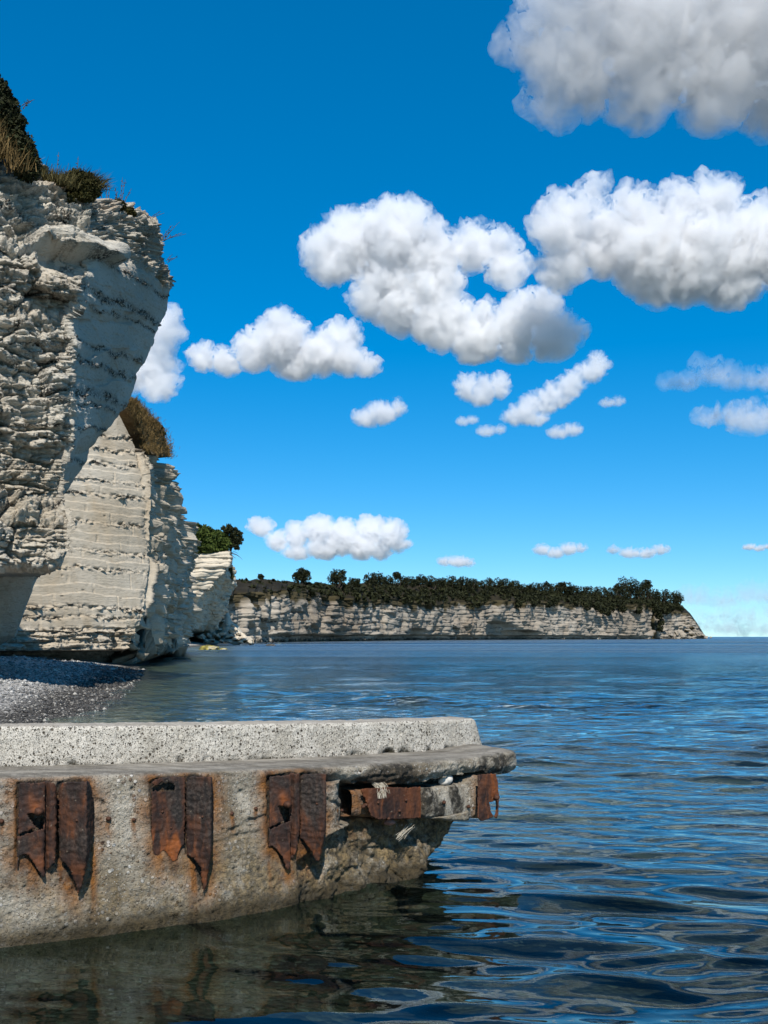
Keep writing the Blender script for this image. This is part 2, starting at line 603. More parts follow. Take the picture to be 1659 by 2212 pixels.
def blocks(p, s, z, thick, length, seed):
    """Beds broken by upright joints into squarish blocks, each standing out and tilted by its own amount; and the distance to a joint."""
    zz = (z + .12 * noise(p * .5, seed)) / thick
    zz = zz + .3 * noise(np.stack([zz * .41, zz * 0 + seed, zz * 0], -1), seed + 1)
    li = np.floor(zz)
    L = length * (.55 + .9 * _r01(li, li * 0, li * 0 + 5, seed))
    jj = (s + .12 * length * noise(p * (1.1 / length), seed + 2)) / L + 9 * _r01(li, li * 0 + 3, li * 0, seed)
    ji = np.floor(jj)
    fr, fj = zz - li, jj - ji
    r = [_r01(li, ji, li * 0 + q, seed + 3) - .5 for q in range(3)]
    h = r[0] + .9 * r[1] * (fr - .5) + .9 * r[2] * (fj - .5)
    e = np.minimum(np.minimum(fr, 1 - fr) * thick, np.minimum(fj, 1 - fj) * L)
    return h, e


def bands(z, zs, w):
    out = 0
    for b in zs:
        bw = w
        if isinstance(b, tuple):
            b, bw = b
        out = np.maximum(out, np.exp(-((z - b) / bw) ** 2))
    return out


def key_curve(keys, v):
    k = np.asarray(keys, float)
    return np.stack([np.interp(v, k[:, 0], k[:, j]) for j in range(1, k.shape[1])], -1)


def loft(cols, counts, v):
    """Surface through world-space key columns: returns points (t, v, 3), picture px, and column coordinate."""
    C3 = [P(c[:, 0], c[:, 1], c[:, 2]) for c in (key_curve(k, v) for k in cols)]
    out, tt = [], []
    for i in range(len(cols) - 1):
        n = counts[i]
        for j in range(n):
            f = j / n
            out.append(C3[i] * (1 - f) + C3[i + 1] * f)
            tt.append(i + f)
    out.append(C3[-1])
    tt.append(len(cols) - 1.0)
    return np.stack(out), np.array(tt)


def cap_rows(V, back=(0, 18, 0.6), n=4):
    """Plateau rows behind the top edge and rows closing the back."""
    top = V[:, :1]
    return np.concatenate([top + np.array(back) * (n - k) / n for k in range(n)] + [V], axis=1)


TILT = 0.17

# --- the near overhanging cliff ---------------------------------------------------
def near_cliff():
    L = [(0, -420, 40, 36), (.8, -420, 1236, 35), (.83, -420, 1250, 50), (1, -420, 1398, 52)]
    C = [(0, 185, 408, 43), (.16, 200, 582, 42), (.2, 179, 602, 41), (.25, 167, 655, 41), (.28, 150, 685, 41), (.33, 160, 735, 41), (.42, 153, 820, 41),
         (.52, 160, 930, 41), (.58, 140, 998, 41), (.66, 128, 1077, 41), (.71, 148, 1128, 40.5), (.75, 146, 1172, 40.5), (.795, 126, 1222, 40.5),
         (.812, 108, 1234, 43), (.83, 78, 1243, 54), (.97, 31, 1374, 55), (1, -10, 1396, 56)]
    S = [(0, 300, 460, 50), (.04, 335, 487, 51), (.07, 351, 518, 52), (.1, 346, 555, 52), (.15, 373, 602, 53), (.19, 366, 628, 53), (.23, 360, 668, 53),
         (.3, 333, 728, 52), (.34, 326, 758, 52), (.4, 295, 808, 51), (.43, 293, 830, 51), (.48, 278, 871, 50), (.54, 239, 923, 48), (.58, 192, 967, 47),
         (.6, 187, 994, 46), (.66, 135, 1078, 43.5), (.71, 154, 1130, 42), (.75, 152, 1175, 42), (.795, 131, 1226, 42), (.812, 112, 1238, 46),
         (.83, 80, 1245, 58), (.97, 34, 1376, 59), (1, -8, 1398, 60)]
    v = np.concatenate([np.linspace(0, .83, 560), np.linspace(.835, 1, 60)])
    V, tt = loft([L, C, S], [190, 140], v)
    S3 = V[-1]
    back = np.stack([S3 + np.array([-8, 4, 0]) * f for f in (0.08, 0.25, 0.5, 1.0)])
    V = np.concatenate([V, back])
    tt = np.r_[tt, 2.1, 2.3, 2.6, 3.0]
    T = np.repeat(tt[:, None], len(v), 1)
    VV = np.repeat(v[None, :], len(tt), 0)
    N = grid_normals(V)
    N = np.where((N[..., 1:2] > 0) & (T[..., None] < 2.05), -N, N)
    if N[50, 100, 1] > 0:
        N = -N
    px = V[..., 0] / V[..., 1] * FPX + 829.5
    py = HY - (V[..., 2] - EYE) / V[..., 1] * FPX
    z = V[..., 2] - TILT * (V[..., 1] - 43)
    face = 1 - sstep(0.93, 1.06, T)                 # the rough sunlit side
    under = sstep(.80, .83, VV)                      # the deep recess below the lump
    under = sstep(.782, .812, VV)
    rough = np.maximum(face, 0.05) * (1 - 0.93 * under)
    # zone above the slab: thin platy beds all round the brow
    brow_line = 17.4 + 0.25 * noise(V * 0.3, 4)
    brow = sstep(-0.2, 0.25, z - brow_line)
    rough = np.maximum(rough, brow * (1 - sstep(1.75, 2.0, T) * 0.3))
    lump = fbm(V * np.array([.30, .30, .42]), 4, 11)
    mid = fbm(V * np.array([.8, .8, 1.3]), 4, 12)
    l1, g1, _ = layers(V, z, 0.62, 21, 0.45, 0.5)
    l2, g2, _ = layers(V, z, 0.26, 22, 0.9, 0.3)
    f1, f2, cid = worley(V * np.array([.75, .75, 1.25]) + 0.35 * mid[..., None], 31)
    wq = V + .16 * np.stack([noise(V * .8 + 3, 15), noise(V * .8 + 7, 16), noise(V * .8, 17)], -1)
    b1, e1 = facets(wq * np.array([.48, .48, .80]), 33, .9)
    b2, e2 = facets(wq * np.array([1.25, 1.25, 2.3]), 34, .9)
    b3, e3 = facets(wq * np.array([3.2, 3.2, 5.5]), 35, .8)
    zone = sstep(-.25, .25, noise(V * .17, 18))
    crag = -np.abs(fbm(V * np.array([.55, .55, .9]), 4, 19))
    s_ = V[..., 0] * .85 + V[..., 1] * .5
    k1, j1 = blocks(V, s_, z, .95, 1.7, 501)
    k2, j2 = blocks(V, s_, z, .40, .75, 502)
    k3, j3 = blocks(V, s_, z, .17, .32, 503)
    b4, e4 = facets(V * np.array([7., 7., 10.]), 36, .7)
    cracks = np.maximum(sstep(.07, .0, e1), np.maximum(sstep(.06, 0, j1) * zone, .6 * sstep(.07, 0, e2)))
    d_low = (0.60 * lump + 0.12 * mid + .50 * k1 * (.4 + .6 * zone) + .30 * k2 + .13 * k3 * (1 - zone * .5) + 0.62 * b1 - 0.30 * sstep(.07, 0, e1) + 0.34 * b2 * (1 - .5 * zone)
             - .14 * sstep(.08, 0, e2) - .12 * sstep(.05, 0, j2) + .15 * b3 + .055 * b4 + .22 * crag + .05)
    l3, g3, _ = layers(V, z, 0.17, 23, 1.5, 0.25)
    d_brow = 0.45 * lump + 0.16 * mid + 0.14 * l2 - 0.12 * g2 + 0.22 * l3 - 0.14 * g3 + 0.12 * l1 + 0.14 * b1 + .10 * b2 + .10 * b3 + .05 * b4 - .08 * sstep(.08, 0, e2) + .22 * k2 + .12 * k3 - .08 * sstep(.03, 0, j3)
    d = rough * (d_low * (1 - brow) + d_brow * brow)
    fine = 0.055 * fbm(V * 3.2, 3, 13) + 0.09 * np.abs(noise(V * np.array([1.7, 1.7, 2.6]), 14))
    d = d + fine * (0.25 + 0.75 * rough)
    # smooth underside: shallow scars, beds and flint nodules
    shade = (1 - rough)
    fb_z = [(18.3, .16), (17.0, .10), (15.6, .17), (15.1, .08), (13.6, .10), (12.9, .12), (11.7, .18), (11.25, .10), (10.4, .06), (9.1, .10), (7.6, .08)]
    wz = z + 0.25 * noise(V * 0.35, 41) + 0.08 * noise(V * 1.4, 42)
    fb = bands(wz, fb_z, .12) * (0.35 + 0.65 * sstep(-0.35, 0.05, noise(V * 0.7, 43)))
    f1b, f2b, cb = worley(V * 3.6, 47)
    nod = sstep(0.42, 0.2, f1b)
    d = d + shade * (0.16 * fbm(V * 0.35, 3, 44) + 0.05 * l1 + 0.10 * np.maximum(0, noise(V * np.array([.5, .5, .25]), 45)) + fb * (nod * 0.16 - 0.05))
    # the long projecting slab and the hollow under it
    lat = sstep(62, 86, px) * (1 - sstep(236, 256, px))
    slabn = z + .10 * noise(V * 1.2, 53)
    slab = sstep(17.0, 17.06, slabn) * (1 - sstep(17.45, 17.9, slabn)) * lat * (.8 + .3 * noise(V * .9, 54))
    hollow = sstep(15.7, 16.5, z) * (1 - sstep(16.95, 17.05, z)) * sstep(70, 100, px) * (1 - sstep(190, 235, px))
    d = d * (1 - .8 * np.maximum(slab, hollow * face)) + slab * 0.95 - hollow * 0.55 * face
    hol2 = sstep(17.0, 17.5, z) * (1 - sstep(17.9, 18.0, z)) * sstep(-40, 0, px) * (1 - sstep(60, 84, px))
    d = d - hol2 * 0.5
    # dark slit low on the left and ragged bottom of the lump
    slit = np.exp(-((py - (1040 + (px - 0) * 1.4)) / 9) ** 2) * sstep(-60, -10, px) * (1 - sstep(30, 44, px))
    d = d - 0.8 * slit * face
    d = d * (1 - 0.9 * sstep(2.0, 2.3, T))
    flint_crack_shade = np.clip(fb * (.40 + nod) * 2.3, 0, 1) * (0.35 + 0.65 * shade) + 0.55 * g1 * rough * sstep(-.05, 0.3, noise(V * .9, 48)) + .60 * rough * cracks * sstep(-.2, .3, noise(V * .6, 52)) + \
        0.5 * fb * face * sstep(0.0, 0.3, noise(V * 1.3, 49))  # flint bands, plus shade painted into the cracks for contrast
    V2 = V + N * d[..., None]
    # plateau behind the brow
    V2 = cap_rows(V2, (-22, 5, 1.0), 5)
    ns = V2.shape[1] - len(v)
    ext = lambda a: np.concatenate([np.repeat(a[:, :1], ns, 1), a], 1)
    flint_crack_shade, pxe, pye = ext(np.clip(flint_crack_shade, 0, 1)), ext(px), ext(py)
    st = np.zeros_like(pxe)
    for (cx, cy_, rx, ry, a) in ((118, 400, 22, 12, .9), (133, 425, 18, 8, .7), (322, 470, 20, 6, .6), (354, 600, 10, 36, .75), (365, 570, 9, 20, .8), (240, 445, 20, 12, .35)):
        st = np.maximum(st, a * np.exp(-((pxe - cx) / rx) ** 2 - ((pye - cy_) / ry) ** 2))
    st = st * (0.5 + 0.5 * sstep(-0.3, 0.3, noise(V2 * 2.0, 50)))
    me = make_mesh('chalk_cliff', V2, grid_faces(*V2.shape[:2]), M['chalk_near'], True, {'flint_crack_shade': flint_crack_shade, 'stain': st, 'scrub': st * 0})
    o = obj('chalk_cliff', me)
    tag(o, 'rough overhanging chalk cliff at the left with dark bushes on its brow', kind='structure')
    return V2, ns


near_V, near_ns = near_cliff()


# --- the sawn quarry face behind it ------------------------------------------------
def sawn_cliff():
    L = [(0, -80, 850, 72), (.9, -80, 1384, 69), (.93, -80, 1406, 68.5), (.945, -80, 1410, 74), (1, -80, 1450, 75)]
    K = [(0, 274, 880, 80.5), (.88, 232, 1358, 78.2), (.9, 230, 1366, 77.4), (.93, 226, 1404, 77), (.945, 222, 1408, 83), (1, 222, 1440, 85)]
    C = [(0, 323, 972, 82.3), (.15, 330, 1022, 82), (.36, 328, 1117, 82), (.52, 325, 1186, 82), (.63, 319, 1234, 81.5), (.735, 311, 1281, 81),
         (.82, 304, 1322, 80.6), (.88, 287, 1356, 80.2), (.9, 284, 1364, 79.2), (.93, 262, 1404, 78.8), (.945, 258, 1408, 85), (1, 258, 1440, 87)]

    def col(t_, b_, Y):
        base = HY + (EYE - 0.9) * FPX / Y
        mx, my = t_[0] * .62 + b_ * .38, t_[1] * .5 + base * .5
        rec = (b_ - 829.5) / FPX * Y - 3.0
        bx = rec / (Y + 2) * FPX + 829.5
        return [(0, t_[0], t_[1], Y), (.5, mx, my, Y), (.9, b_, base - 3, Y - .6), (.93, b_ + 2, base + 3, Y - .8), (.945, bx, base + 4, Y + 2), (1, bx, HY + (EYE + 1) * FPX / (Y + 2), Y + 3)]
    cols = [L, K, C, col((348, 985), 318, 84.5), col((371, 986), 341, 89), col((386, 1022), 358, 98), col((403, 1083), 374, 106), col((407, 1131), 388, 130),
            col((424, 1179), 400, 142), col((431, 1218), 406, 156)]
    v = np.concatenate([np.linspace(0, .88, 330), np.linspace(.883, .95, 40), np.linspace(.955, 1, 10)])
    V, tt = loft(cols, [120, 90, 40, 36, 36, 36, 30, 26, 16], v)
    back = np.stack([V[-1] + np.array([-14, 30, 0]) * f for f in (.1, .4, 1)])
    V = np.concatenate([V, back])
    for _ in range(40):                       # ease the bend in the sawn face
        V[1:200] = .25 * V[0:199] + .5 * V[1:200] + .25 * V[2:201]
    tt = np.where(tt < 2, tt / 2, tt - 1)
    tt = np.r_[tt, 8.1, 8.4, 9]
    T = np.repeat(tt[:, None], len(v), 1)
    VV = np.repeat(v[None], len(tt), 0)
    N = grid_normals(V)
    if N[50, 100, 1] > 0:
        N = -N
    flatn = N * np.array([1, 1, .0])
    flatn /= np.maximum(np.linalg.norm(flatn, axis=-1, keepdims=True), 1e-6)
    N = np.where((T < 1.0)[..., None], flatn, N)
    px = V[..., 0] / V[..., 1] * FPX + 829.5
    z = V[..., 2]
    s = V[..., 0] * .67 + V[..., 1] * .74
    face = (1 - sstep(0.96, 1.02, T))
    under = sstep(.925, .945, VV)
    zs = [17.0, 15.9, 14.8, 13.5, 12.4, 10.3, 8.2, 6.9, 4.2, 3.5, 2.6]
    wz = z + 0.18 * noise(np.stack([s * .25, s * 0, z * .12], -1), 61) + 0.07 * noise(np.stack([s * 1.1, s * 0, z * .4], -1), 62)
    fb = bands(wz, zs, .17)
    patch = sstep(-.25, .2, noise(np.stack([s * .35, s * 0, z * 2], -1), 63))
    fb = fb * (0.25 + 0.75 * patch)
    bb, be = facets(V * np.array([2.6, 2.6, 4.5]), 178, .9)
    f1, f2, cid = worley(V * 2.1, 64)
    # sawn courses stepping out towards the foot
    edges = np.array([2.0, 2.62, 3.5, 4.2, 5.05, 5.7, 6.9, 7.6, 8.2, 8.9, 9.55, 10.3, 11.1, 11.7, 12.4, 13.0, 13.55, 14.2, 14.8, 15.3, 15.9, 17.2])
    we = wz + 0.12 * noise(np.stack([s * .5, s * 0 + 3, np.floor(z) * 3.1], -1), 65)
    k = np.searchsorted(edges, we)
    kk = np.clip(k, 1, len(edges) - 1)
    fr = (we - edges[kk - 1]) / (edges[kk] - edges[kk - 1])
    joint = np.floor(s / 5.3 + kk * 0.37)
    prot = noise(np.stack([joint * 3.3 + .5, kk * 5.7 + .5, s * 0 + .5], -1), 66)
    d_face = 0.05 * prot - 0.10 * (kk - 10) + 0.42 * fb * bb - .05 * fb + 0.02 * fbm(V * 1.5, 3, 67) + 0.012 * noise(np.stack([s * .3, s * 0, z * 22], -1), 68)
    jx = np.abs((s / 5.3 + kk * 0.37) % 1 - 0.5)
    d_face = d_face - 0.09 * sstep(0.488, 0.499, jx)
    # lowest ledges are rough and stick out
    ledge = sstep(2.66, 2.5, z + .15 * noise(np.stack([s * .3, s * 0, s * 0], -1), 177))
    l1, g1, _ = layers(V, z, 0.75, 69, .5, .3)
    m1, mj1 = blocks(V, s, z, .62, 2.6, 511)
    m2, mj2 = blocks(V, s, z, .28, .9, 512)
    d_face = d_face * (1 - ledge) + ledge * (.70 + .40 * m1 - .25 * sstep(.06, 0, mj1) + .25 * m2 + 0.14 * l1 - 0.2 * g1 + 0.25 * fbm(V * .6, 4, 70) + .18 * facets(V * np.array([1.3, 1.3, 3.]), 172)[0] + .12 * facets(V * np.array([4., 4., 8.]), 179)[0])
    # rough returns right of the corner: slanting blocks and fins
    q = V.copy()
    q[..., 2] += 0.5 * q[..., 1]
    g1_, g2_, gid = worley(q * np.array([.26, .20, .15]) + 0.15 * fbm(V * .3, 2, 71)[..., None], 72)
    h1_, h2_, hid = worley(V * np.array([.7, .55, .8]), 73)
    lb, gb, _ = layers(V, z, 1.25, 74, .25, .6)
    size = .75 + sstep(3, 7, T) * .35
    brow = sstep(13.5, 16.0, z - 0.0 * T)
    c1, k1 = facets(q * np.array([.30, .22, .16]), 172, .9)
    c2, k2 = facets(V * np.array([.75, .6, .85]) + .2 * fbm(V * .5, 2, 173)[..., None], 174, .9)
    c3, k3 = facets(V * np.array([1.8, 1.5, 2.2]), 175, .8)
    n1k, n1j = blocks(V, s, z + .35 * V[..., 1], 2.3, 3.2, 513)
    n2k, n2j = blocks(V, s, z, .8, 1.3, 514)
    d_rough = (1.0 * c1 - .85 - .4 * sstep(.1, 0, k1) + (.45 + .7 * brow) * c2 * 1.3 - .2 * sstep(.1, 0, k2) + .35 * c3 * (.3 + brow) + 0.12 * lb - 0.15 * gb * (0.3 + brow) + 0.4 * fbm(V * .35, 4, 75) + 1.0 * n1k - .25 * sstep(.12, 0, n1j) + .45 * n2k) * size
    d = d_face * face + d_rough * (1 - face) * sstep(1.0, 1.25, T)
    saw = (T - 1 + .12 * noise(V * .3, 176)) % 1.0
    d = d - .9 * sstep(.38, .0, VV) * sstep(1.0, 1.4, T) * (1 - sstep(5, 6, T))
    d = d - .55 * np.maximum(0, fbm(V * np.array([.7, .7, 1.1]), 4, 182) + .08) * sstep(.86, .99, T) * (1 - sstep(1.1, 1.5, T))
    d = d + (2.1 * saw - 1.05) * sstep(1.0, 1.1, T) * (1 - sstep(7.6, 8, T))
    slot = np.exp(-((px - 243) / 4.0) ** 2) * sstep(2.9, 2.5, z)
    d = d - 1.6 * slot
    d = d * (1 - .45 * under) * (1 - .8 * sstep(8, 8.2, T))
    d = d + sstep(.86, .90, VV) * (.16 * facets(V * np.array([1.2, 1.2, 2.4]), 180)[0] + .12 * facets(V * np.array([3., 3., 5.]), 181)[0] + .55 * blocks(V, s, z, .36, 2.2, 515)[0] + .2 * blocks(V, s, z, .17, .8, 516)[0])
    flint_crack_shade = np.clip(fb * (sstep(.5, .25, f1) + .7 * sstep(.10, 0, be)) * 1.6, 0, 1) * np.maximum(face, .25)
    flint_crack_shade = np.maximum(flint_crack_shade, .8 * ledge * face * np.maximum(sstep(.05, 0, mj1), .6 * sstep(.03, 0, mj2)))
    fpit = sstep(.12, .05, worley(V * np.array([1.0, 1.0, 1.1]), 76)[0]) * face * sstep(.0, .3, noise(V * .3, 77))
    flint_crack_shade = np.maximum(flint_crack_shade, fpit * .8)
    flint_crack_shade = np.maximum(flint_crack_shade, (1 - face) * 0.5 * brow * sstep(.1, .4, noise(V * 1.1, 78)))
    d = d - fpit * .08
    V2 = V + N * d[..., None]
    V2 = cap_rows(V2, (-20, 4, 1.0), 5)
    ns = V2.shape[1] - len(v)
    ext = lambda a: np.concatenate([np.repeat(a[:, :1], ns, 1), a], 1)
    fl = ext(np.clip(flint_crack_shade, 0, 1))
    foot_dark = ext(sstep(1.6, .6, z) * .5)  # darkens the lowest rock towards the beach
    me = make_mesh('sawn_chalk_cliff', V2, grid_faces(*V2.shape[:2]), M['chalk_sawn'], True, {'flint_crack_shade': fl, 'stain': foot_dark * 0, 'scrub': foot_dark})
    o = obj('sawn_chalk_cliff', me)
    tag(o, 'chalk cliff with a smooth sawn face in flat courses, behind the overhang', kind='structure')


sawn_cliff()


# --- the bright headland with a bush and a leaning tree on it ------------------------
def headland():
    L = [(0, 384, 1212, 258), (1, 372, 1390, 256)]
    C = [(0, 497, 1190, 262), (.15, 494, 1222, 262), (.37, 456, 1268, 262), (.57, 418, 1308, 262), (.8, 404, 1350, 262), (.9, 400, 1368, 262), (1, 398, 1392, 264)]
    D = [(0, 499, 1194, 282), (.15, 496, 1222, 290), (.37, 481, 1264, 294), (.57, 466, 1305, 296), (.83, 446, 1352, 298), (.9, 440, 1369, 298), (1, 436, 1390, 300)]
    E = [(0, 504, 1248, 304), (.1, 507, 1258, 304), (.3, 500, 1284, 302), (.5, 491, 1312, 300), (.75, 472, 1345, 299), (.9, 463, 1369, 298), (1, 461, 1391, 298)]
    v = np.linspace(0, 1, 190)
    V, tt = loft([L, C, D, E], [90, 60, 50], v)
    back = np.stack([V[-1] + np.array([-6, 34, 0]) * f for f in (.1, .4, 1)])
    V = np.concatenate([V, back])
    tt = np.r_[tt, 3.1, 3.4, 4]
    T = np.repeat(tt[:, None], len(v), 1)
    VV = np.repeat(v[None], len(tt), 0)
    N = grid_normals(V)
    if N[40, 90, 1] > 0:
        N = -N
    z = V[..., 2] - .06 * V[..., 0]
    l1, g1, _ = layers(V, z, 2.6, 81, .12, .8)
    l2, g2, _ = layers(V, z, 1.0, 82, .3, .5)
    f1, f2, cid = worley(V * .45, 83)
    face = 1 - sstep(.95, 1.05, T)
    d = face * (0.5 * l1 - .5 * g1 + .3 * l2 - .2 * g2 + .5 * fbm(V * .2, 3, 84)) + (1 - face) * (1.6 * (cid - .5) + .5 * l2 + 1.2 * fbm(V * .18, 4, 85) - .3 * g2)
    cave = sstep(.86, .93, VV) * sstep(.9, 1.0, T) * (1 - sstep(2.1, 2.5, T))
    d = d * (1 - .8 * cave)
    V2 = V + N * d[..., None]
    V2[..., 1] += 14 * cave
    V2[..., 0] -= 6 * cave
    flint_crack_shade = .6 * g1 * sstep(-.1, .3, noise(V * .5, 86)) * (1 - cave)
    V2 = cap_rows(V2, (-30, 12, 1), 4)
    ns = V2.shape[1] - len(v)
    ext = lambda a: np.concatenate([np.repeat(a[:, :1], ns, 1), a], 1)
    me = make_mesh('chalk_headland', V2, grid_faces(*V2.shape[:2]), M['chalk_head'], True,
                   {'flint_crack_shade': ext(np.clip(flint_crack_shade, 0, 1)), 'stain': ext(VV * 0), 'scrub': ext(sstep(.93, .97, VV) * .7)})  # last attribute darkens the foot of the headland
    o = obj('chalk_headland', me)
    tag(o, 'bright chalk headland topped by a round green bush and a leaning tree', kind='structure')


headland()

# --- the long far cliff ----------------------------------------------------------------
FAR_PX = [470, 500, 530, 560, 600, 640, 700, 760, 800, 850, 900, 950, 1000, 1030, 1060, 1100, 1130, 1170, 1220, 1270, 1320, 1370, 1415, 1425, 1470, 1490, 1525]
FAR_Y = [370, 385, 400, 415, 435, 460, 500, 550, 585, 630, 680, 720, 760, 780, 800, 830, 850, 880, 920, 960, 1000, 1040, 1075, 1085, 1115, 1130, 1160]
FAR_T = [1290, 1288, 1282, 1280, 1275, 1276, 1284, 1292, 1297, 1293, 1300, 1306, 1298, 1304, 1296, 1297, 1304, 1300, 1302, 1304, 1312, 1306, 1308, 1320, 1320, 1324, 1377]
FAR_S = [1250, 1249, 1248, 1249, 1250, 1252, 1256, 1258, 1256, 1256, 1258, 1258, 1260, 1260, 1262, 1262, 1268, 1272, 1276, 1279, 1284, 1290, 1292, 1293, 1302, 1318, 1377.3]


def far_cliff():
    u = np.concatenate([np.linspace(470, 1410, 560, endpoint=False), np.linspace(1410, 1525, 90)])
    Y = np.interp(u, FAR_PX, FAR_Y)
    pt = np.interp(u, FAR_PX, FAR_T)
    ps = np.interp(u, FAR_PX, FAR_S)
    w = np.stack([u * .035, u * 0, u * 0], -1)
    edge = 4.0 * fbm(w * 2.2, 4, 90) + 3 * noise(w * .8, 91)
    taper = 1 - sstep(1480, 1520, u)
    pt = pt + edge * taper
    v = np.linspace(0, 1, 84)
    zt = EYE + (HY - pt) / FPX * Y
    zt = np.maximum(zt, .3)
    zb = -1.5
    X = (u - 829.5) / FPX * Y
    Z = zt[:, None] * (1 - v) + zb * v
    V = np.stack([np.repeat(X[:, None], len(v), 1), np.repeat(Y[:, None], len(v), 1), Z], -1)
    # batter: the top leans back a little
    nrm = np.array([.86, -.5, 0])
    V = V - nrm * (2.5 * (1 - v)[None, :, None] * taper[:, None, None])
    U = np.repeat(u[:, None], len(v), 1)
    # warped beds
    zz = V[..., 2] + 3.2 * fbm(np.stack([U * .011, U * 0, V[..., 2] * .03], -1), 3, 92) + 4.5 * np.exp(-((U - 990) / 60) ** 2) * sstep(0, 20, V[..., 2])
    along = U * .5
    q = np.stack([along, V[..., 2] * 0, V[..., 2]], -1)
    l1, g1, li = layers(np.stack([along, along * 0, along * 0], -1), zz, 3.0, 93, .06, 0.0)
    l2, g2, _ = layers(np.stack([along, along * 0, along * 0], -1), zz, 1.3, 94, .12, 0.0)
    but = fbm(np.stack([U * .02, U * 0, V[..., 2] * .012], -1), 4, 95)
    f1, f2, cid = worley(np.stack([U * .085, U * 0, zz * .16], -1), 96)
    fa, ea = facets(np.stack([U * .055, U * 0, zz * .07], -1), 196, .8)
    fb_, eb = facets(np.stack([U * .14, U * 0, zz * .22], -1), 197, .8)
    calm_ = .35 + .65 * sstep(-.2, .2, noise(np.stack([U * .03, U * 0, zz * .05], -1), 198))
    d = 5.5 * but + (.55 * l1 - .8 * g1 + .35 * l2 - .3 * g2) * calm_ + 3.2 * fa - .8 * sstep(.08, 0, ea) + 1.5 * fb_ + 1.2 * fbm(q * .12, 4, 97)
    d = d * taper[:, None] ** .5
    # sea notch and the big hollow
    notch = sstep(3.6, 2.4, V[..., 2] + .8 * noise(np.stack([U * .03, U * 0, U * 0], -1), 98)) * sstep(560, 640, U) * (1 - sstep(1380, 1440, U))
    hol = np.maximum(np.exp(-((U - 1085) / 30) ** 2) * sstep(17, 9, V[..., 2]), np.exp(-((U - 1130) / 34) ** 2) * sstep(9, 5, V[..., 2]))
    hol = np.maximum(hol, .7 * np.exp(-((U - 905) / 22) ** 2) * sstep(9, 6, V[..., 2]))
    d = d - 4.5 * notch - 9 * sstep(.25, .6, hol)
    cleft = np.exp(-((U - 1424) / 6.0) ** 2)
    d = d - 7 * cleft
    rub = sstep(1455, 1500, U)
    d = d + rub * 6 * (worley(q * .22, 99)[2] - .5)
    V2 = V + nrm * d[..., None]
    V2[..., 2] += rub * .6 * (cid - .5) * (V2[..., 2] > .5)
    flint_crack_shade = np.clip(.75 * g1 + .35 * g2, 0, 1) * sstep(-.25, .15, noise(q * .07, 100))
    flint_crack_shade = np.maximum(flint_crack_shade, sstep(2.2, .8, V[..., 2]))  # rock also darker towards the waterline
    drop = sstep(.0, .35, fbm(np.stack([U * .06, U * 0, V[..., 2] * .05], -1), 3, 101) + .75 - (zt[:, None] - V[..., 2]) * .16)
    drop = np.maximum(drop, sstep(.3, .6, cleft + .15 * noise(q * .3, 102)))
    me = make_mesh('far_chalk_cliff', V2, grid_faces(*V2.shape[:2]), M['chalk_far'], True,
                   {'flint_crack_shade': flint_crack_shade, 'stain': flint_crack_shade * 0, 'scrub': drop * .95 * taper[:, None]})
    o = obj('far_chalk_cliff', me)
    tag(o, 'long grey white chalk cliff across the bay under a dark wooded top', kind='structure')
    # scrub slope from the cliff edge up to the skyline and the land behind it
    top = V2[:, 0]
    Yb = Y + 45
    sk = np.stack([(u - 829.5) / FPX * Yb, Yb, EYE + (HY - (ps + 5 * taper)) / FPX * Yb], -1)
    rows = [top * (1 - f) + sk * f for f in np.linspace(0, 1, 14)]
    rows += [sk + np.array([-40, 120, -1.0]), sk + np.array([-100, 420, -6.0]), sk + np.array([-120, 480, -40.0])]
    S = np.stack(rows, 1)
    n_ = fbm(S * .06, 4, 103)
    S[:, 1:14, 2] += 1.8 * n_[:, 1:14] * taper[:, None]
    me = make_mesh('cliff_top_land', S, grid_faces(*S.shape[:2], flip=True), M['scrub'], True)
    o = obj('cliff_top_land', me)
    tag(o, 'dark scrubby land sloping down to the edge of the far cliff', kind='structure')
    return S, u


far_S, far_u = far_cliff()


# ----------------------------------------------------------------------------
# plants
# ----------------------------------------------------------------------------
def leaves(blobs, n, size, seed=0, shell=0.75, hang=0.0):
    """Leaf-clump quads through the volume of ellipsoid blobs ((x,y,z), (rx,ry,rz)); returns verts, faces, tone."""
    r_ = np.random.default_rng(seed)
    vol = np.array([np.prod(b[1]) ** (2 / 3) for b in blobs])
    cnt = r_.multinomial(n, vol / vol.sum())
    V, F, T, off = [], [], [], 0
    for (c, rad), k in zip(blobs, cnt):
        if k == 0:
            continue
        d = r_.normal(size=(k, 3))
        d /= np.linalg.norm(d, axis=1, keepdims=True)
        rr = np.where(r_.random(k) < shell, r_.uniform(.78, 1.08, k), r_.uniform(.2, .85, k))
        rr = rr * (1 + .22 * noise(d * 2.2 + np.array(c) * .37, seed))
        p = np.asarray(c) + d * rr[:, None] * np.asarray(rad)
        a = r_.normal(size=(k, 3))
        a[:, 2] -= hang
        a /= np.linalg.norm(a, axis=1, keepdims=True)
        b = np.cross(a, r_.normal(size=(k, 3)))
        b /= np.linalg.norm(b, axis=1, keepdims=True)
        s = size * r_.uniform(.55, 1.3, (k, 1))
        q = np.stack([p - a * s, p + b * s * .45, p + a * s, p - b * s * .45], 1)
        V.append(q.reshape(-1, 3))
        F.append(np.arange(4 * k).reshape(k, 4) + off)
        T.append(np.repeat(np.clip(.5 + .25 * r_.normal(size=k), 0, 1), 4))
        off += 4 * k
    return np.concatenate(V), np.concatenate(F), np.concatenate(T)


